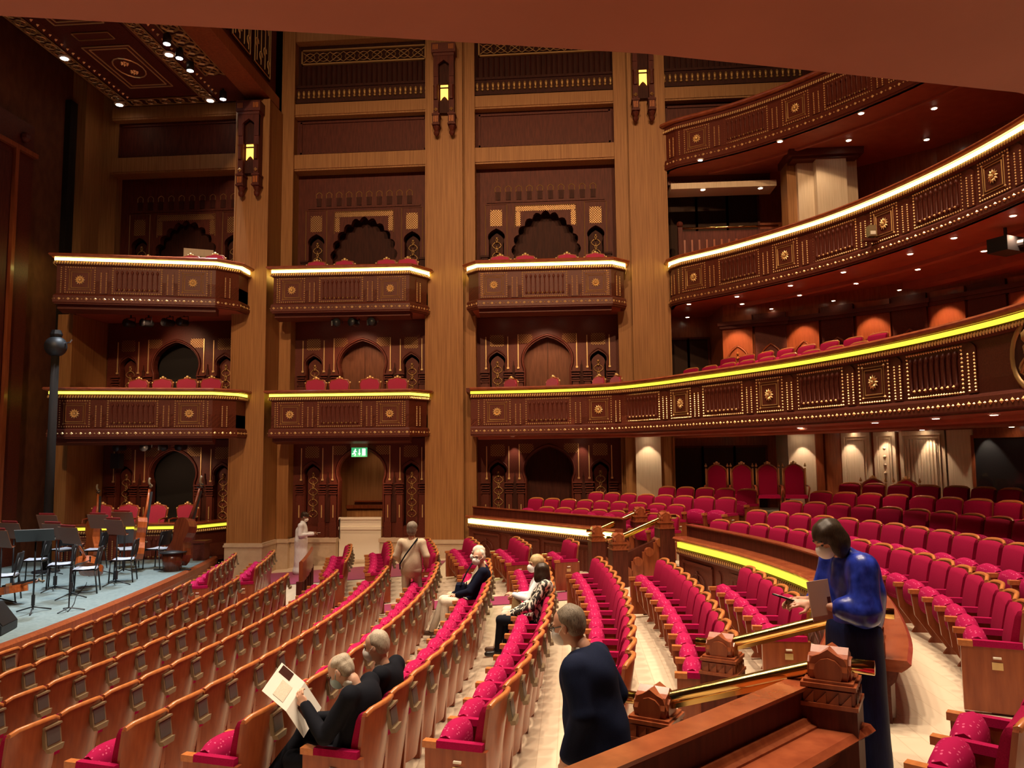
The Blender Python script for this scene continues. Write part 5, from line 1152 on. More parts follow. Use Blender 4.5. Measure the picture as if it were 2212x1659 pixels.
def orch_chair(x, y, ang, label, group=None):
    t = thing('orchestra_chair', label, 'chair', (x, y, .86), ang, group)
    place(CH['seat'], 'seat', t); place(CH['backrest'], 'backrest', t); place(CH['rail'], 'seat_rail', t)
    for s in (1, -1):
        for k, n in (('fr', 'leg'), ('rr', 'leg'), ('stay', 'back_stay')): o = place(CH[k], n, t); o.scale = (s, 1, 1)
    return t
G = 'orchestra chairs on the stage'; LB_ = 'black orchestra chair with pale grey seat among the music stands'
for x, y, a in ((-10.62, 13.85, 2.0), (-11.6, 16.0, 1.9), (-10.55, 15.35, 2.1), (-9.62, 14.75, 2.0), (-9.66, 16.1, 1.9), (-12.3, 17.9, 1.2), (-11.4, 17.75, 1.8), (-12.6, 15.2, 1.9)): orch_chair(x, y, a, LB_, G)
orch_chair(-9.95, 18.0, 1.4, 'black stool-like chair beside the double bass')
orch_chair(-10.75, 18.1, -2.4, 'black chair turned to the stage level box with white score on its back')
def music_stand(x, y, ang, h, label, group=None, paper=True, desk='music_desk', tilt=20):
    t = thing('music_stand', label, 'music stand', (x, y, .86), ang, group); tl = math.radians(tilt)
    mb = MB(); mb.tube([(0, 0, .05), (0, 0, h-.12)], .016, 6); mb.build('column', 'black_metal', t, True)
    for k in range(3):
        a = pi/6+2*pi*k/3; mb = MB(); mb.tube([(0, 0, .10), (.30*math.cos(a), .30*math.sin(a), .015)], .012, 5); mb.build('foot', 'black_metal', t, True)
    mb = MB(); mb.box(-.025, .025, -.025, .025, .12, .30); mb.build('collar', 'black_plastic', t)
    c, s = math.cos(tl), math.sin(tl)
    def pt(x_, z_, y_=0): return (x_, -z_*s+y_*c, h-.1+z_*c+y_*s)
    mb = MB(); mb.add([pt(-.29, 0), pt(.29, 0), pt(.29, .34), pt(-.29, .34), pt(-.29, 0, -.012), pt(.29, 0, -.012), pt(.29, .34, -.012), pt(-.29, .34, -.012)], [(0, 1, 2, 3), (7, 6, 5, 4), (0, 4, 5, 1), (1, 5, 6, 2), (2, 6, 7, 3), (3, 7, 4, 0)]); mb.build('desk', desk, t)
    mb = MB(); mb.add([pt(-.29, 0), pt(.29, 0), pt(.29, .0, .06), pt(-.29, 0, .06), pt(-.29, .02, .06), pt(.29, .02, .06)], [(0, 1, 2, 3), (3, 2, 5, 4)]); mb.build('lip', desk, t)
    if paper: mb = MB(); mb.add([pt(-.24, .01, .012), pt(.2, .01, .012), pt(.22, .38, .012), pt(-.22, .38, .012), pt(-.24, .01, .02), pt(.2, .01, .02), pt(.22, .38, .02), pt(-.22, .38, .02)], [(0, 1, 2, 3), (7, 6, 5, 4), (0, 4, 5, 1), (1, 5, 6, 2), (2, 6, 7, 3), (3, 7, 4, 0)]); mb.build('folder', 'red_folder', t)
    return t
G = 'music stands of the orchestra'; LS = 'black music stand with brown desk among the orchestra chairs'
for x, y, a, h in ((-10.34, 14.9, -.3, 1.12), (-9.5, 14.15, -.4, 1.12), (-9.5, 15.6, -.4, 1.14), (-10.5, 13.6, -.3, 1.12), (-11.4, 15.1, -.3, 1.12), (-11.9, 16.9, -.2, 1.14), (-10.75, 17.0, -.2, 1.14), (-10.3, 17.2, -.2, 1.18), (-12.5, 13.6, -.2, 1.3), (-13.0, 15.2, -.2, 1.3)): music_stand(x, y, a, h, LS, G)
music_stand(-9.3, 12.85, .5, 1.32, 'tall black conductor stand with tilted desk at the stage edge', None, False, 'black_metal', 50)
def mic_stand(x, y, a):
    t = thing('microphone_stand', 'low black microphone stand lying open near the stage edge', 'microphone stand', (x, y, .86), a)
    for k in range(3): q = 2*pi*k/3; mb = MB(); mb.tube([(0, 0, .06), (.25*math.cos(q), .25*math.sin(q), .012)], .012, 5); mb.build('foot', 'black_metal', t)
    mb = MB(); mb.tube([(0, 0, .05), (0, 0, .75)], .012, 6); mb.build('column', 'black_metal', t); mb = MB(); mb.tube([(0, 0, .75), (.3, 0, .85)], .009, 5); mb.lathe([(.012, 0), (.016, .1)], (.3, 0, .82), 6); mb.build('boom', 'black_metal', t)
mic_stand(-8.75, 13.0, .4)
# strings: two double basses and two cellos lying on chairs
def fiddle(loc, rot, s, label, body='cello_wood', name='cello', cat='cello'):
    t = thing(name, label, cat, loc); t.rotation_euler = rot; t.scale = (s,)*3
    half = [(.0, 0), (.20, .02), (.27, .12), (.27, .24), (.20, .36), (.165, .46), (.19, .56), (.235, .66), (.23, .78), (.15, .87), (.05, .90)]
    out = [(-x, z) for x, z in half[::-1] if x > 0]+half; mb = MB(); mb.prism(out, -.09, .09); mb.build('body', body, t)
    mb = MB(); mb.bar((0, .11, .55), (0, .13, 1.45), .055, .03); mb.build('fingerboard', 'black_plastic', t)
    mb = MB(); mb.tube([(0, .05, .85), (0, .08, 1.1), (0, .09, 1.5)], [.04, .03, .025], 6); mb.build('neck', body, t, True)
    mb = MB(); mb.tube([(0, .09+.05*math.sin(i*.7)*(1-i*.06), 1.52+.025*i+.03*math.cos(i*.7)) for i in range(9)], .026, 6); mb.build('scroll', 'bezel', t, True)
    for k in range(4): mb = MB(); sx = 1 if k % 2 else -1; mb.tube([(0, .09, 1.5+k*.03), (sx*.09, .09, 1.5+k*.03)], .01, 5); mb.build('tuning_peg', 'black_plastic', t)
    mb = MB(); mb.bar((0, .10, .12), (0, .11, .34), .07, .02); mb.build('tailpiece', 'black_plastic', t); mb = MB(); mb.box(-.07, .07, .09, .16, .38, .40); mb.build('bridge', 'bezel', t)
    mb = MB(); mb.tube([(0, 0, 0), (0, 0, -.2)], .008, 5); mb.build('end_pin', 'steel', t)
    return t
grain('cello_wood', (.34, .07, .015), (.50, .12, .03), .25, (8, 8, 1), 3, coat=.5)
grain('bass_wood', (.10, .02, .008), (.17, .035, .012), .25, (8, 8, 1), 3, coat=.5)
fiddle((-9.4, 17.85, .98), (math.radians(-8), math.radians(10), -.5), 1.22, 'dark double bass standing in its cradle next to the stage level box', 'bass_wood', 'double_bass', 'double bass')
fiddle((-10.2, 17.55, 1.1), (math.radians(-6), math.radians(-10), -.9), 1.12, 'light brown double bass leaning behind the grey chair', 'cello_wood', 'double_bass', 'double bass')
fiddle((-11.85, 18.45, 1.05), (math.radians(-4), math.radians(-12), -.6), 1.05, 'orange cello leaning among the rear music stands')
fiddle((-10.62, 13.75, 1.05), (math.radians(80), 0, 1.2), .75, 'orange cello laid beneath a chair at the stage side')
fiddle((-10.0, 15.6, 1.12), (math.radians(60), 0, .3), .8, 'orange cello resting behind the black chair backs')
t = thing('bass_cradle', 'black round bass stand and tray beside the double bass', 'stand', (-9.35, 17.6, .86))
mb = MB(); mb.lathe([(.30, .42), (.31, .44), (.02, .46)], (0, 0, 0), 16); mb.build('tray', 'black_plastic', t, True)
mb = MB(); mb.lathe([(.20, 0), (.24, .42)], (0, 0, 0), 14); mb.build('drum', 'bass_wood', t, True)
mb = MB(); mb.tube([(-.45, 0, .03), (.45, 0, .03)], .02, 6); mb.build('foot', 'black_metal', t)
t = thing('stage_monitor', 'black wedge monitor at the stage edge', 'loudspeaker', (-8.95, 11.35, .87), .3); mb = MB(); mb.prism([(-.3, 0), (-.3, .36), (.1, .42), (.32, .12), (.32, 0)], -.3, .3); mb.build('cabinet', 'black_plastic', t); mb = MB(); mb.add([(.12, -.27, .40), (.12, .27, .40), (.325, .27, .13), (.325, -.27, .13)], [(0, 1, 2, 3)]); mb.build('grille', 'black_metal', t)
mb = MB()
for i in range(9): mb.bar((-8.7-.18*i, 12.9+.33*i+.05*math.sin(i), .87), (-8.7-.18*(i+1), 12.9+.33*(i+1)+.05*math.sin(i+1), .87), .012, .012)
tag(mb.build('stage_cable', 'black_metal'), 'thin dark cable trailing over the stage floor', 'cable')
# ================================================================== people
def rotm(axis_z, fwd=None):
    """matrix whose columns are x,y,z with z along axis_z and y towards fwd"""
    z = np.array(axis_z, float); z /= np.linalg.norm(z); f = np.array(fwd if fwd is not None else (0, 1, 0), float)
    f = f-z*f.dot(z)
    if np.linalg.norm(f) < 1e-4: f = np.array((0, 0, 1.))-z*z[2]
    f /= np.linalg.norm(f); x = np.cross(f, z); return np.stack([x, f, z], 1)
def sdf_mesh(prims, h, name, mat, smooth_it=1, fold=None):
    """surface of a smooth union of capsules and ellipsoids, by surface nets"""
    lo = np.min([p['lo'] for p in prims], 0)-3*h; hi = np.max([p['hi'] for p in prims], 0)+3*h
    n = np.ceil((hi-lo)/h).astype(int)+1; D = np.full(n, .5, np.float32)
    ax = [lo[i]+h*np.arange(n[i]) for i in range(3)]
    for p in prims:
        k = p['k']; pad = max(.02, 2*k)+2*h
        a = np.maximum(((p['lo']-pad-lo)/h).astype(int), 0); b = np.minimum(((p['hi']+pad-lo)/h).astype(int)+2, n)
        X, Y, Z = np.meshgrid(ax[0][a[0]:b[0]], ax[1][a[1]:b[1]], ax[2][a[2]:b[2]], indexing='ij')
        if p['t'] == 'cap':
            A, B = p['a'], p['b']; d = B-A; L2 = max(d.dot(d), 1e-9)
            px, py, pz = X-A[0], Y-A[1], Z-A[2]; t = np.clip((px*d[0]+py*d[1]+pz*d[2])/L2, 0, 1)
            q = np.sqrt((px-t*d[0])**2+(py-t*d[1])**2+(pz-t*d[2])**2)-(p['ra']+(p['rb']-p['ra'])*t)
        else:
            M_ = p['m']; C_ = p['c']; r = p['r']; px, py, pz = X-C_[0], Y-C_[1], Z-C_[2]
            u = [(px*M_[0, i]+py*M_[1, i]+pz*M_[2, i])/r[i] for i in range(3)]
            k0 = np.sqrt(u[0]**2+u[1]**2+u[2]**2); k1 = np.sqrt((u[0]/r[0])**2+(u[1]/r[1])**2+(u[2]/r[2])**2)
            q = k0*(k0-1)/np.maximum(k1, 1e-6)
        S = D[a[0]:b[0], a[1]:b[1], a[2]:b[2]]; q = q.astype(np.float32)
        if p.get('sub'):
            S[...] = np.maximum(S, -q); continue
        if k > 0:
            hh = np.clip(.5+.5*(S-q)/k, 0, 1); S[...] = S*(1-hh)+q*hh-k*hh*(1-hh)
        else: S[...] = np.minimum(S, q)
    if fold:                                    # soft creases in cloth, locks in hair
        amp, fr = fold; X, Y, Z = np.meshgrid(*ax, indexing='ij')
        D += (amp*(np.sin(fr[0]*X+.6*fr[2]*Z+1.3*np.sin(5*Z))+np.sin(fr[1]*Y-.5*fr[2]*Z+1.7*np.sin(6*X+1))+.7*np.sin(fr[2]*Z+9*X+7*Y))/2).astype(np.float32)
    s = D < 0
    c = np.zeros(n-1, np.int8)
    for i in (0, 1):
        for j in (0, 1):
            for k in (0, 1): c += s[i:n[0]-1+i, j:n[1]-1+j, k:n[2]-1+k]
    act = (c > 0) & (c < 8); idx = np.full(act.shape, -1, np.int64); cells = np.argwhere(act); idx[act] = np.arange(len(cells))
    pos = np.zeros((len(cells), 3)); cnt = np.zeros(len(cells))
    for a in range(3):
        o = [i for i in range(3) if i != a]
        for e in ((0, 0), (0, 1), (1, 0), (1, 1)):
            p0 = cells.copy(); p0[:, o[0]] += e[0]; p0[:, o[1]] += e[1]; p1 = p0.copy(); p1[:, a] += 1
            d0 = D[p0[:, 0], p0[:, 1], p0[:, 2]]; d1 = D[p1[:, 0], p1[:, 1], p1[:, 2]]
            ok = (d0 < 0) != (d1 < 0); t = np.where(ok, d0/np.where(ok, d0-d1, 1), 0)
            q = p0.astype(float); q[:, a] += t; pos[ok] += q[ok]; cnt[ok] += 1
    pos = lo+h*pos/cnt[:, None]; F_ = []
    for a in range(3):
        o = [i for i in range(3) if i != a]
        sl0 = [slice(None)]*3; sl1 = [slice(None)]*3; sl0[a] = slice(0, -1); sl1[a] = slice(1, None)
        E_ = np.argwhere(s[tuple(sl0)] != s[tuple(sl1)]); E_ = E_[(E_[:, o[0]] > 0) & (E_[:, o[1]] > 0) & (E_[:, o[0]] < n[o[0]]-1) & (E_[:, o[1]] < n[o[1]]-1)]
        fl = s[E_[:, 0], E_[:, 1], E_[:, 2]]; q = []
        for e in ((-1, -1), (0, -1), (0, 0), (-1, 0)):
            p0 = E_.copy(); p0[:, o[0]] += e[0]; p0[:, o[1]] += e[1]; q.append(idx[p0[:, 0], p0[:, 1], p0[:, 2]])
        q = np.stack(q, 1); flip = fl if a != 1 else ~fl
        q[~flip] = q[~flip][:, ::-1]; F_.append(q)
    F_ = np.concatenate(F_); F_ = F_[(F_ >= 0).all(1)]
    for _ in range(smooth_it):
        acc = np.zeros_like(pos); w_ = np.zeros(len(pos))
        for i in range(4):
            for j in ((i+1) % 4, (i-1) % 4): np.add.at(acc, F_[:, i], pos[F_[:, j]]); np.add.at(w_, F_[:, i], 1)
        pos = .5*pos+.5*acc/np.maximum(w_, 1)[:, None]
    me = bpy.data.meshes.new(name); me.vertices.add(len(pos)); me.vertices.foreach_set('co', pos.astype(np.float32).ravel())
    me.loops.add(4*len(F_)); me.loops.foreach_set('vertex_index', F_.ravel().astype(np.int32)); me.polygons.add(len(F_))
    me.polygons.foreach_set('loop_start', np.arange(0, 4*len(F_), 4, dtype=np.int32)); me.polygons.foreach_set('use_smooth', np.ones(len(F_), bool))
    me.update(); me.validate(); me.materials.append(M(mat) if isinstance(mat, str) else mat); return me
V = lambda *a: np.array(a, float)
def cap(a, b, ra, rb=None, k=.02):
    a, b = np.array(a, float), np.array(b, float); rb = ra if rb is None else rb; r = max(ra, rb)
    return dict(t='cap', a=a, b=b, ra=ra, rb=rb, k=k, lo=np.minimum(a, b)-r, hi=np.maximum(a, b)+r)
def ell(c, r, m=None, k=.02, sub=False):
    c = np.array(c, float); r = np.array(r, float); R = r.max(); return dict(t='ell', c=c, r=r, m=np.eye(3) if m is None else m, k=k, lo=c-R, hi=c+R, sub=sub)
def hand(W, d, up, side, curl=.5, s=1.):
    """W wrist, d pointing along the hand, up = back of the hand, side = +1 thumb towards d x up; curl 0..1"""
    d = d/np.linalg.norm(d); up = up-d*d.dot(up); up /= np.linalg.norm(up); t = np.cross(d, up)*side; P = []
    m = np.stack([t, up, d], 1)
    P.append(ell(W+d*.045*s, V(.040, .017, .052)*s, m, .012)); P.append(cap(W-d*.03, W+d*.02, .026*s, .026*s, .015))
    for i, (o, l) in enumerate(((.030, .072), (.010, .080), (-.010, .074), (-.029, .058))):
        b = W+d*.088*s+t*o*s; a = .15; e = d; p = b
        for j, f in enumerate((.45, .32, .25)):
            a += curl*(.5+.45*j); e = d*math.cos(a)-up*math.sin(a); q = p+e*l*f*s; P.append(cap(p, q, (.0095-.001*j)*s, (.0088-.001*j)*s, .003)); p = q
    b = W+d*.025*s+t*.034*s; q = b+(d*.5+t*.6-up*.3)*.042*s; P.append(cap(b, q, .013*s, .011*s, .008)); P.append(cap(q, q+(d*.8+t*.1-up*.45*curl*2)*.036*s, .0105*s, .0085*s, .003))
    return P
def head(C, f, up, s=1.):
    """skull with a face: C centre, f facing, up crown"""
    m = rotm(up, f); x, y, z = m[:, 0], m[:, 1], m[:, 2]; P = []
    g = lambda a, b, c: C+(x*a+y*b+z*c)*s
    P.append(ell(g(0, -.008, .030), V(.076, .096, .088)*s, m, .02)); P.append(ell(g(0, .022, -.035), V(.062, .068, .078)*s, m, .03)); P.append(ell(g(0, .055, -.085), V(.034, .030, .026)*s, m, .025))
    P.append(cap(g(0, .088, .012), g(0, .108, -.028), .010*s, .015*s, .012)); P.append(ell(g(0, .080, .022), V(.058, .018, .012)*s, m, .015))
    P.append(ell(g(0, .082, -.062), V(.026, .014, .012)*s, m, .012))
    for e in (-1, 1):
        P.append(ell(g(e*.078, -.008, -.010), V(.011, .022, .034)*s, m, .006)); P.append(ell(g(e*.034, .070, -.028), V(.022, .02, .02)*s, m, .015))
    return P, g, m
def person(name, label, J, st, loc, rz, h=.008):
    t = thing('person', label, 'person', loc, rz)
    hc, hf, hu = J['head']; HP, g, hm = head(hc, hf, hu, st.get('hs', 1)); sk = list(HP); s = st.get('hs', 1)
    neck = J['neck']; sk.append(cap(neck, hc-hm[:, 2]*.06-hm[:, 1]*.02, .052, .050, .02))
    ch, pe = J['chest'], J['pelvis']; sk.append(cap(ch, neck, .07, .05, .03)); sk.append(cap(pe, ch, .09, .09, .03))
    top, bot = [], []; bw = st.get('bw', 1.)
    tor = rotm(ch-pe, J.get('fwd', V(0, 1, 0))); mid = (ch+pe)/2
    top += [ell(ch, V(.175*bw, .115*bw, .17), tor, .05), ell(mid, V(.155*bw, .115*bw, .19), tor, .05), ell(pe+(ch-pe)*.12, V(.165*bw, .125*bw, .14), tor, .05)]
    for e, q in ((-1, 'L'), (1, 'R')):
        S, E_, W_ = J['sh'+q], J['el'+q], J['wr'+q]
        sk += [cap(ch, S, .05, .045, .02), cap(S, E_, .042, .036, .01), cap(E_, W_, .036, .024, .01)]
        a = st.get('sleeve', 1.); top += [cap(ch+(S-ch)*.55+V(0, 0, .02), S, .075, .070, .04), cap(S, E_, .066*bw, .055*bw, .025)]
        We = E_+(W_-E_)*a; top.append(cap(E_, We, .054*bw, (.040 if a >= .9 else .052)*bw, .015))
        d = J.get('hd'+q, W_-E_); sk += hand(W_, d, J.get('hu'+q, V(0, 0, 1)), J.get('ts'+q, e), st.get('curl', .5), st.get('hand', 1.))
        H, K, A_ = J['hip'+q], J['kn'+q], J['an'+q]
        sk += [cap(pe, H, .06, .06, .02), cap(H, K, .06, .045, .02), cap(K, A_, .042, .032, .01)]
        lw = st.get('legw', 1.); bot += [cap(pe, H, .11, .10, .05), cap(H, K, .088*lw, .070*lw, .03), cap(K, A_+(K-A_)*.02, .064*lw, .056*lw*st.get('flare', 1.), .02)]
    bot.append(ell(pe, V(.165, .125, .12), tor, .04))
    top += st.get('top_extra', lambda *a: [])(J, g, hm) if 'top_extra' in st else []
    bot += st['bot_extra'](J) if 'bot_extra' in st else []
    place(sdf_mesh(sk, h, 'body', st.get('skin', 'skin')), 'body', t)
    place(sdf_mesh(top, max(h, .009), 'top', st['top'], 2, st.get('fold', (.0055, (26, 30, 24)))), st.get('top_name', 'jacket'), t)
    if not st.get('no_legs'): place(sdf_mesh(bot, max(h, .010), 'bottom', st['bot'], 2, st.get('bfold', (.004, (24, 24, 20)))), st.get('bot_name', 'trousers'), t)
    for q in '' if st.get('no_shoes') else 'LR':
        A_, T_ = J['an'+q], J['toe'+q]; d = (T_-A_); d[2] = 0
        sh = [cap(A_-V(0, 0, .045)-d*.15, A_-V(0, 0, .05)+d*.9, .042, .034, .02), cap(A_, A_-V(0, 0, .05), .04, .042, .02)]
        place(sdf_mesh(sh, .01, 'shoe', st.get('shoe', 'shoe_black')), 'shoe', t)
    if 'hair' in st: place(sdf_mesh(st['hair'](g, hm, s), max(.006, h), 'hair', st['hair_mat'], 0, (.0035, (95, 80, 45))), 'hair', t)
    if st.get('mask'):
        P = [ell(g(0, .062, -.052), V(.064, .062, .062)*s, hm, .01), ell(g(0, .088, -.035), V(.03, .035, .03)*s, hm, .02)]
        place(sdf_mesh(P, .006, 'mask', st['mask'], 1), 'face_mask', t)
        for e in (-1, 1): mb = MB(); mb.tube([tuple(g(e*.060, .05, -.035)), tuple(g(e*.082, .02, -.010)), tuple(g(e*.086, -.015, .012))], .003, 4); mb.build('mask_loop', st['mask'], t)
    for e in (-1, 1): mb = MB(); mb.ball(tuple(g(e*.033, .078, .004)), .012*s, 8, 5); mb.build('eye', 'eye_dark', t, True)
    for e in (-1, 1): mb = MB(); mb.tube([tuple(g(e*.052, .080, .030)), tuple(g(e*.034, .092, .034)), tuple(g(e*.018, .093, .029))], .005, 4); mb.build('eyebrow', st.get('hair_mat', 'hair_dark'), t)
    if st.get('glasses'):
        mb = MB()
        for e in (-1, 1):
            mb.tube([tuple(g(e*.034+.026*math.cos(a), .102, .004+.02*math.sin(a))) for a in [2*pi*i/10 for i in range(11)]], .003, 4, False); mb.tube([tuple(g(e*.060, .100, .006)), tuple(g(e*.080, .0, .008))], .003, 4)
        mb.tube([tuple(g(-.01, .104, .006)), tuple(g(.01, .104, .006))], .003, 4); mb.build('glasses', 'black_metal', t)
    for f in st.get('extra', []): f(t, J, g, hm)
    return t
plain('skin', (.56, .28, .18), .5, 0, Subsurface_Weight=.08); plain('skin_pale', (.62, .34, .23), .5, 0, Subsurface_Weight=.08); plain('skin_dark', (.22, .10, .06), .5)
plain('eye_dark', (.02, .012, .01), .2); plain('hair_dark', (.020, .012, .008), .5)
grain('hair_brown', (.018, .010, .006), (.050, .026, .014), .45, (60, 60, 8), 3, .3); grain('hair_grey', (.28, .22, .16), (.52, .44, .34), .6, (50, 50, 10), 4, .3)
grain('hair_salt', (.10, .075, .055), (.30, .24, .18), .6, (50, 50, 10), 4, .3); grain('hair_blond', (.30, .18, .07), (.62, .46, .24), .5, (60, 60, 10), 4, .3); grain('hair_white', (.60, .52, .42), (.75, .68, .58), .6, (50, 50, 10), 4, .3)
grain('navy_suit', (.005, .008, .024), (.010, .015, .042), .85, (60, 60, 60), 4, .1, spec=.12); grain('black_suit', (.004, .0045, .008), (.008, .0085, .014), .85, (60, 60, 60), 4, .1, spec=.12)
grain('navy_knit', (.005, .006, .018), (.009, .011, .028), .9, (40, 40, 40), 6, .15, spec=.1); grain('blue_satin', (.008, .016, .17), (.030, .055, .46), .28, (7, 7, 5), 3, .3, spec=.4)
grain('navy_crepe', (.006, .010, .050), (.010, .017, .075), .6, (30, 30, 3), 4, .1, spec=.15); grain('beige_cloth', (.50, .38, .26), (.62, .49, .35), .8, (25, 25, 25), 4, .15); grain('cream_cloth', (.62, .52, .40), (.72, .62, .50), .8, (25, 25, 25), 4, .15)
grain('white_cloth', (.70, .68, .72), (.80, .78, .82), .8, (12, 12, 4), 3, .1); plain('shoe_black', (.012, .010, .010), .35); plain('shoe_brown', (.10, .045, .025), .5); plain('mask_white', (.78, .74, .70), .8); plain('mask_teal', (.45, .60, .62), .8)
grain('tan_bag', (.28, .17, .07), (.38, .24, .11), .5, (15, 15, 15), 4, .1); plain('pink_paper', (.50, .33, .26), .7); plain('watch', (.75, .70, .62), .2, 1)
mt, tt, b = nt('leopard'); N = tt.nodes; L = tt.links; tc = N.new('ShaderNodeTexCoord'); mp = N.new('ShaderNodeMapping'); mp.inputs['Scale'].default_value = (22, 22, 12); nz = N.new('ShaderNodeTexNoise'); nz.inputs['Scale'].default_value = 1.3; nz.inputs['Detail'].default_value = 1
cr = N.new('ShaderNodeValToRGB'); cr.color_ramp.interpolation = 'CONSTANT'; e = cr.color_ramp.elements; e[0].color = (.02, .016, .014, 1); e[1].position = .5; e[1].color = (.62, .55, .46, 1)
L.new(tc.outputs['Object'], mp.inputs[0]); L.new(mp.outputs[0], nz.inputs['Vector']); L.new(nz.outputs[0], cr.inputs[0]); L.new(cr.outputs[0], b.inputs['Base Color']); setin(b, Roughness=.7); MATS['leopard'] = mt
# --- hair shapes
def hair_short(g, m, s): return [ell(g(0, -.028, .045), V(.084, .090, .086)*s, m, .01), ell(g(0, -.055, -.005), V(.078, .060, .075)*s, m, .02), ell(g(0, .055, .02), V(.07, .07, .05)*s, m, 0, True), ell(g(0, .07, -.08), V(.12, .10, .10)*s, m, 0, True)]
def hair_bald(g, m, s): return [ell(g(0, -.040, .010), V(.084, .074, .066)*s, m, .01), ell(g(0, -.052, -.03), V(.074, .052, .05)*s, m, .02), ell(g(0, -.03, .055), V(.080, .085, .06)*s, m, .01), ell(g(0, .07, .055), V(.075, .085, .065)*s, m, 0, True), ell(g(0, .08, -.06), V(.12, .09, .09)*s, m, 0, True)]
def hair_bob(g, m, s): return [ell(g(0, -.015, .040), V(.094, .108, .092)*s, m, .02), ell(g(0, -.040, -.04), V(.100, .085, .105)*s, m, .03), ell(g(-.075, .005, -.05), V(.028, .055, .085)*s, m, .02), ell(g(.075, .005, -.05), V(.028, .055, .085)*s, m, .02), ell(g(0, .10, -.05), V(.056, .075, .085)*s, m, .0, True)]
def hair_crop(g, m, s): return [ell(g(0, -.015, .045), V(.092, .104, .092)*s, m, .02), ell(g(0, -.045, -.03), V(.086, .068, .085)*s, m, .03), ell(g(0, .10, -.03), V(.058, .07, .07)*s, m, 0, True)]
def cap_hat(g, m, s): return [ell(g(0, -.012, .075), V(.090, .106, .062)*s, m, .01), ell(g(0, -.012, .050), V(.092, .108, .05)*s, m, .01), ell(g(0, -.03, .0), V(.086, .08, .05)*s, m, .02), ell(g(0, .085, -.02), V(.06, .07, .055)*s, m, 0, True)]
def unit(*a): v = V(*a); return v/np.linalg.norm(v)
# --- default skeletons (facing +y, feet on z = 0)
def standing(H=1.72, lean=0., stride=0., ):
    k = H/1.72; J = dict(pelvis=V(0, 0, .93*k), chest=V(0, .02+lean*.55, 1.28*k), neck=V(0, .01+lean*.8, 1.45*k))
    J['head'] = (V(0, .04+lean, 1.60*k), V(0, 1, 0), V(0, 0, 1))
    for e, q in ((-1, 'L'), (1, 'R')):
        J['sh'+q] = V(e*.185*k, lean*.7, 1.365*k); J['el'+q] = V(e*.235*k, -.04+lean*.5, 1.12*k); J['wr'+q] = V(e*.23*k, .05+lean*.5, .88*k)
        J['hip'+q] = V(e*.09*k, 0, .90*k); J['kn'+q] = V(e*.10*k, .04+e*stride*.5, .50*k); J['an'+q] = V(e*.10*k, e*stride, .085); J['toe'+q] = J['an'+q]+V(e*.02, .17, -.06)
        J['hu'+q] = V(e, 0, 0.1); J['ts'+q] = -e if False else e
    return J
def seated(seat_z=.46, lean=-.05):
    J = dict(pelvis=V(0, .20, seat_z+.10), chest=V(0, .18+lean, seat_z+.45), neck=V(0, .19+lean, seat_z+.60)); J['head'] = (V(0, .23+lean, seat_z+.745), V(0, 1, 0), V(0, 0, 1))
    for e, q in ((-1, 'L'), (1, 'R')):
        J['sh'+q] = V(e*.18, .17+lean, seat_z+.56); J['el'+q] = V(e*.24, .26, seat_z+.28); J['wr'+q] = V(e*.10, .46, seat_z+.20)
        J['hip'+q] = V(e*.09, .22, seat_z+.08); J['kn'+q] = V(e*.12, .62, seat_z+.06); J['an'+q] = V(e*.12, .62, .09); J['toe'+q] = J['an'+q]+V(e*.02, .17, -.06); J['hu'+q] = V(e*.4, 0, 1)
    return J
# 1 man in the navy jacket stepping along the row
J = standing(1.70, .12, .10); J['head'] = (V(0, .20, 1.56), unit(0, 1, -.18), unit(0, .25, 1)); J['wrR'] = V(.21, .10, .84); J['elR'] = V(.25, -.02, 1.10)
def coat(J, g, m): return [ell(V(0, .02, .86), V(.235, .195, .22), None, .05), ell(V(0, .04, 1.05), V(.22, .18, .22), None, .05), ell(V(0, .05, 1.25), V(.21, .16, .2), None, .05), cap(V(0, -.02, .72), V(0, .0, .95), .18, .17, .05)]
def shirt(t, J, g, m): mb = MB(); mb.lathe([(.066, -.03), (.064, .0), (.058, .014)], tuple(J['neck']+V(0, .005, .0)), 14); mb.build('collar', 'paper', t, True)
floor_suit = floor_z(.05, 4.95)
person('man', 'grey haired man in a navy jacket walking between the seat rows', J, dict(top='navy_suit', bot='beige_cloth', top_extra=coat, hair=hair_short, hair_mat='hair_salt', mask='mask_white', bw=1.24, glasses=True, shoe='shoe_brown', extra=[shirt]), (.14, 4.90, floor_suit), math.radians(66), .007)
# 2 woman in blue
J = standing(1.62, .10); J['chest'] = V(0, .0, 1.20); J['neck'] = V(0, .05, 1.36); J['head'] = (V(0, .15, 1.47), unit(0, 1, -.62), unit(0, .62, 1))
for e, q in ((-1, 'L'), (1, 'R')): J['sh'+q] = V(e*.17, .02, 1.30); J['el'+q] = V(e*.22, .06, 1.03); J['wr'+q] = V(e*.06, .34, 1.06); J['hu'+q] = V(e*.6, 0, .8); J['hd'+q] = V(-e*.15, 1, .12)
def blouse(J, g, m): return [ell(V(0, -.03, .97), V(.185, .155, .15), None, .05), ell(V(0, -.06, 1.12), V(.18, .15, .2), None, .06), ell(V(0, -.03, 1.26), V(.17, .13, .13), None, .06), cap(J['shL'], J['elL'], .085, .095, .06), cap(J['shR'], J['elR'], .085, .095, .06), cap(J['elL'], J['elL']+(J['wrL']-J['elL'])*.3, .090, .070, .05), cap(J['elR'], J['elR']+(J['wrR']-J['elR'])*.3, .090, .070, .05), cap(J['neck']-V(0, .0, .05), J['neck']+V(0, -.03, .0), .075, .06, .03)]
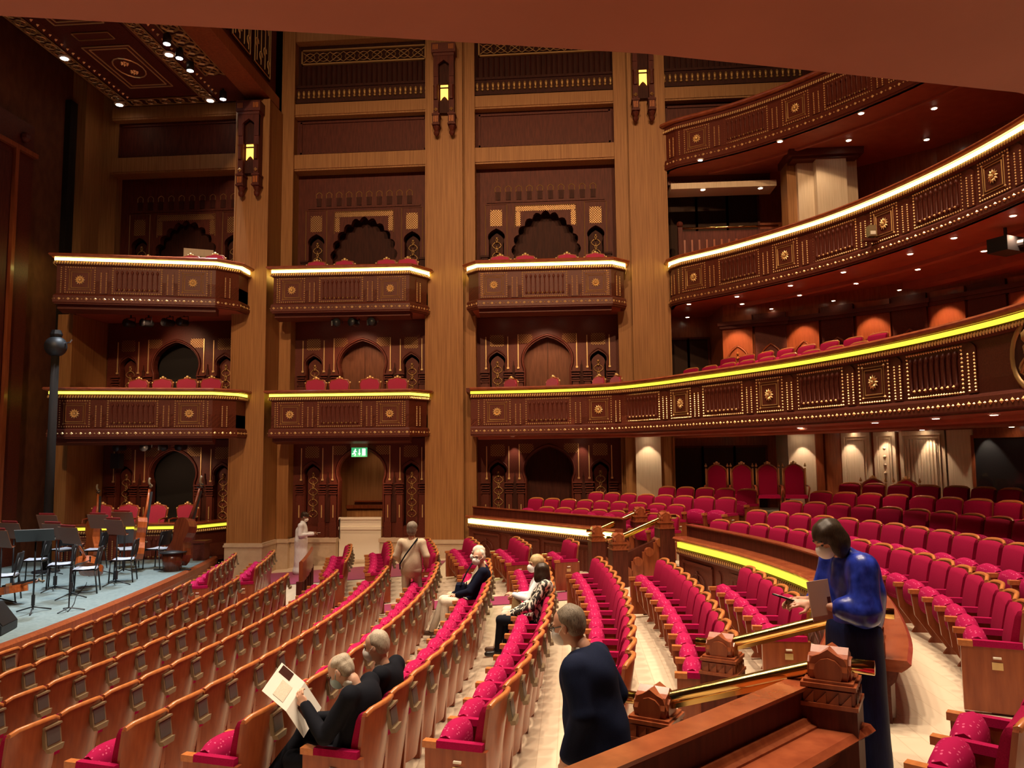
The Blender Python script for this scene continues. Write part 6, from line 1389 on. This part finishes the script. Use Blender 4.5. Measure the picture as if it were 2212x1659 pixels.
def wide(J): return [cap(V(-.085, 0, .85), V(-.10, .0, .06), .125, .14, .05), cap(V(.085, 0, .85), V(.10, .0, .06), .125, .14, .05), cap(V(0, 0, .88), V(0, 0, .35), .13, .12, .08)]
W_LOC, W_RZ = (1.84, 5.38, 1.45), math.radians(104)
person('woman', 'dark haired woman in a shiny blue blouse reading her phone on the stairs', J, dict(top='blue_satin', bot='navy_crepe', top_name='blouse', top_extra=blouse, bot_extra=wide, sleeve=.45, hair=hair_bob, hair_mat='hair_brown', mask='mask_white', curl=.55, hs=.98), W_LOC, W_RZ, .007)
def item(name, label, cat, loc, rz, fn, parts):
    t = thing(name, label, cat, loc, rz)
    for nm, mat, f in parts: mb = MB(); f(mb); mb.build(nm, mat, t)
    return t
def rel(loc, rz, p): c, s = math.cos(rz), math.sin(rz); return (loc[0]+c*p[0]-s*p[1], loc[1]+s*p[0]+c*p[1], loc[2]+p[2])
o = item('mobile_phone', 'mobile phone with lit screen held by the woman in blue', 'phone', rel(W_LOC, W_RZ, (0, .47, 1.085)), W_RZ, None, [('case', 'black_plastic', lambda m: m.box(-.038, .038, -.075, .085, 0, .01)), ('screen', 'phone_lit' if False else 'white_plate', lambda m: m.box(-.034, .034, -.07, .08, .01, .012))]); o.rotation_euler = (math.radians(18), 0, W_RZ)
o = item('programme', 'pale pink programme booklet tucked in the arm of the woman in blue', 'booklet', rel(W_LOC, W_RZ, (-.13, .30, 1.02)), W_RZ, None, [('cover', 'pink_paper', lambda m: m.box(-.008, .0, -.08, .08, -.02, .20)), ('back_cover', 'pink_paper', lambda m: m.box(.002, .010, -.08, .07, -.05, .18)), ('print', 'mahogany', lambda m: m.box(-.0095, -.008, -.075, -.05, .05, .09))]); o.rotation_euler = (math.radians(-4), math.radians(6), W_RZ+.12)
# 3, 4 two men in dark suits, one reading
def seat_at(r, y): x = rowx(r, y); return (x, y, floor_z(x, y)), math.atan2(-(y-AX)/27, -1)-pi/2
L7, A7 = seat_at(7, 6.0)
J = seated(.42, -.02); J['chest'] = V(0, .14, .86); J['neck'] = V(0, .24, 1.03); J['head'] = (V(0, .33, 1.10), unit(0, 1, -.75), unit(0, .75, 1))
for e, q in ((-1, 'L'), (1, 'R')): J['sh'+q] = V(e*.19, .17, .97); J['el'+q] = V(e*.25, .34, .68)
J['wrL'] = V(-.13, .56, .86); J['hdL'] = V(.1, .55, .8); J['huL'] = V(-.8, .3, .2); J['wrR'] = V(.10, .56, .70); J['hdR'] = V(-.2, 1, .1); J['huR'] = V(.4, 0, 1); J['knL'] = V(-.14, .66, .46); J['knR'] = V(.10, .68, .58)
J['anR'] = V(-.08, .86, .30); J['toeR'] = V(-.1, 1.0, .22)
def suit(J, g, m): return [ell((J['chest']+J['pelvis'])/2+V(0, -.02, .0), V(.20, .15, .26), None, .05), ell(J['pelvis']+V(0, 0, .02), V(.19, .17, .13), None, .05)]
def cuffs(t, J, g, m):
    for q in 'LR':
        d = J['wr'+q]-J['el'+q]; d = d/np.linalg.norm(d); mb = MB(); mb.tube([tuple(J['wr'+q]-d*.05), tuple(J['wr'+q]-d*.022)], .037, 10); mb.build('shirt_cuff', 'paper', t, True)
    d = J['wrL']-J['elL']; d = d/np.linalg.norm(d); mb = MB(); mb.tube([tuple(J['wrL']-d*.022), tuple(J['wrL']-d*.008)], .034, 10); mb.build('wristwatch', 'watch', t, True)
person('man', 'balding man in a dark suit reading an open programme', J, dict(top='black_suit', bot='black_suit', top_extra=suit, hair=hair_bald, hair_mat='hair_grey', mask='mask_teal', bw=1.12, extra=[shirt, cuffs], curl=.7, skin='skin_pale'), L7, A7, .006)
t = thing('concert_programme', 'open white programme sheet with a portrait held by the reading man', 'booklet', rel(L7, A7, (-.06, .66, .93)), A7)
def page(x0, x1, z0, z1, ty, nm, mat='paper', y=0, par=None):
    mb = MB(); c, s = math.cos(ty), math.sin(ty)
    P = [(x0, z0), (x1, z0), (x1, z1), (x0, z1)]; mb.add([(a, y+b_*s, b_*c) for a, b_ in P]+[(a, y+b_*s+.002, b_*c) for a, b_ in P], [(0, 1, 2, 3), (7, 6, 5, 4), (0, 4, 5, 1), (1, 5, 6, 2), (2, 6, 7, 3), (3, 7, 4, 0)]); return mb.build(nm, mat, par or t)
page(-.20, .12, 0, .24, .25, 'upper_page'); page(-.20, .12, -.26, 0, -.10, 'lower_page')
page(.03, .11, .11, .22, .25, 'portrait', 'mahogany_dark', -.003); page(-.09, -.01, -.18, -.07, -.10, 'portrait', 'mahogany_dark', -.003); page(-.16, .0, .06, .16, .25, 'text_block', 'screen_text' if False else 'cream_cloth', -.003)
t.rotation_euler = (math.radians(-28), math.radians(-24), A7)
L7b, A7b = seat_at(7, 6.5); J = seated(.42, -.04); J['head'] = (V(0, .24, 1.17), unit(0, 1, -.2), unit(0, .2, 1)); J['neck'] = V(0, .18, 1.02)
person('man', 'white haired man in a dark suit sitting beside the reading man', J, dict(top='black_suit', bot='black_suit', top_extra=suit, hair=hair_short, hair_mat='hair_grey', bw=1.1, extra=[shirt], skin='skin_pale', mask='mask_white'), L7b, A7b, .009)
# 5, 6 couple further along the row
L7c, A7c = seat_at(7, 11.9); J = seated(.44, -.10); c, s_ = math.cos(.9), math.sin(.9); J['head'] = (V(-.02, .14, 1.20), unit(-.75, .6, -.12), unit(0, .05, 1)); J['wrL'] = V(-.10, .46, .66); J['wrR'] = V(.06, .52, .64); J['knL'] = V(-.13, .64, .56); J['knR'] = V(.12, .70, .54); J['anL'] = V(-.14, .68, .09); J['toeL'] = V(-.17, .86, .03); J['anR'] = V(.12, .86, .09); J['toeR'] = V(.14, 1.03, .03)
person('man', 'bald bearded man in a navy sweater and beige trousers seated with a bag', J, dict(top='navy_knit', bot='cream_cloth', top_name='sweater', top_extra=suit, hair=hair_bald, hair_mat='hair_white', mask='mask_white', glasses=True, bw=1.06, shoe='shoe_brown', skin='skin_pale'), L7c, A7c, .009)
t = thing('shoulder_bag', 'dark blue shoulder bag on the lap of the man in the navy sweater', 'bag', rel(L7c, A7c, (.10, .42, .64)), A7c); mb = MB(); mb.box(-.17, .15, -.08, .10, 0, .15, .03); mb.build('pouch', 'navy_knit', t); mb = MB(); mb.tube([(-.15, 0, .14), (-.08, -.1, .34), (.1, -.22, .52)], .012, 5); mb.build('strap', 'black_suit', t); mb = MB(); mb.box(-.17, .15, -.085, -.07, .08, .15); mb.build('flap', 'black_suit', t)
L7d, A7d = seat_at(7, 12.4); J = seated(.44, -.06)
person('woman', 'white haired woman seated behind the man in the navy sweater', J, dict(top='beige_cloth', bot='beige_cloth', top_name='blouse', hair=hair_crop, hair_mat='hair_white', bw=.95, mask='mask_white'), L7d, A7d, .011)
# 7, 8 two women talking
L8, A8 = seat_at(8, 10.35); J = seated(.44, -.10); J['head'] = (V(0, .12, 1.14), unit(.75, .6, -.05), V(0, 0, 1)); J['wrL'] = V(-.03, .50, .60); J['wrR'] = V(.08, .52, .60); J['anL'] = V(-.06, .70, .15); J['toeL'] = V(-.07, .86, .04); J['anR'] = V(.12, .60, .15); J['toeR'] = V(.13, .76, .04); J['knL'] = V(-.10, .66, .54)
def heels(t, J, g, m):
    for q in 'LR':
        mb = MB(); a = J['an'+q]; mb.tube([tuple(a+V(0, -.045, -.04)), tuple(a+V(0, -.05, -.145))], [.016, .006], 6); mb.build('heel', 'shoe_black', t)
person('woman', 'dark haired woman in a leopard print top and black trousers with heels', J, dict(top='leopard', bot='black_suit', top_name='blouse', top_extra=suit, hair=hair_bob, hair_mat='hair_brown', bw=.95, legw=.85, extra=[heels]), L8, A8, .009)
L8b, A8b = seat_at(8, 10.88); J = seated(.44, -.02); J['head'] = (V(0, .20, 1.17), unit(-.35, 1, -.1), V(0, 0, 1)); J['neck'] = V(0, .15, 1.02); J['wrL'] = V(-.16, .50, .78); J['elL'] = V(-.26, .30, .74); J['wrR'] = V(.02, .48, .74); J['anL'] = V(-.10, .74, .09); J['toeL'] = V(-.1, .9, .03)
person('woman', 'short blond woman in a white shirt and cream trousers, bag on her lap', J, dict(top='white_cloth', bot='cream_cloth', top_name='shirt', top_extra=suit, hair=hair_crop, hair_mat='hair_blond', bw=.95, mask='mask_white', shoe='shoe_brown'), L8b, A8b, .009)
t = thing('handbag', 'tan leather handbag on the lap of the blond woman', 'bag', rel(L8b, A8b, (-.08, .46, .56)), A8b); mb = MB(); mb.box(-.15, .15, -.07, .09, 0, .17, .025); mb.build('pouch', 'tan_bag', t); mb = MB(); mb.tube([(-.10, 0, .16), (-.06, 0, .26), (.06, 0, .26), (.10, 0, .16)], .010, 5); mb.build('handle', 'tan_bag', t)
# 9 man in a white robe
J = standing(1.72, .03); J['head'] = (V(0, .08, 1.575), unit(0, 1, -.45), unit(0, .4, 1)); J['elL'] = V(-.22, .02, 1.12); J['elR'] = V(.22, .02, 1.12); J['wrL'] = V(-.10, .30, 1.14); J['wrR'] = V(.10, .32, 1.14)
def robe(J, g, m): return [cap(V(0, 0, 1.2), V(0, 0, .9), .15, .155, .05), cap(V(0, 0, .95), V(0, .01, .25), .155, .19, .06), ell(V(0, .01, .18), V(.23, .21, .14), None, .05), cap(J['neck']-V(0, 0, .06), J['neck'], .075, .058, .03)]
RB, RA = (-7.12, 19.95, .33), math.radians(-82)
person('man', 'man in a long white robe and dark cap looking at his phone', J, dict(top='white_cloth', bot='white_cloth', no_legs=True, top_name='robe', top_extra=robe, hair=cap_hat, hair_mat='hair_brown', mask='mask_white', skin='skin_dark'), RB, RA, .011)
item('mobile_phone', 'small phone held by the man in the white robe', 'phone', rel(RB, RA, (0, .43, 1.15)), RA, None, [('case', 'black_plastic', lambda m: m.box(-.036, .036, -.07, .07, 0, .01)), ('screen', 'white_plate', lambda m: m.box(-.032, .032, -.066, .066, .01, .012))])
# 10 person in beige seen from behind
J = standing(1.70, .0, .06); J['elL'] = V(-.27, -.03, 1.13); J['wrL'] = V(-.20, .14, .96); J['elR'] = V(.27, -.03, 1.13); J['wrR'] = V(.22, .14, .94)
def overshirt(J, g, m): return [ell(V(0, .0, .88), V(.185, .13, .13), None, .04), ell(V(0, 0, 1.05), V(.18, .13, .2), None, .04)]
def strap(t, J, g, m): mb = MB(); mb.tube([(.12, -.04, 1.43), (.06, -.135, 1.32), (-.06, -.155, 1.16), (-.17, -.12, 1.0), (-.2, -.02, .9)], .012, 6); mb.build('bag_strap', 'black_suit', t)
bx, by = -2.80, 13.35
person('person', 'person in a beige shirt and trousers standing, seen from behind', J, dict(top='beige_cloth', bot='beige_cloth', top_name='shirt', top_extra=overshirt, hair=hair_crop, hair_mat='hair_salt', bw=1.1, extra=[strap]), (bx, by, floor_z(bx, by)), math.radians(-6), .010)
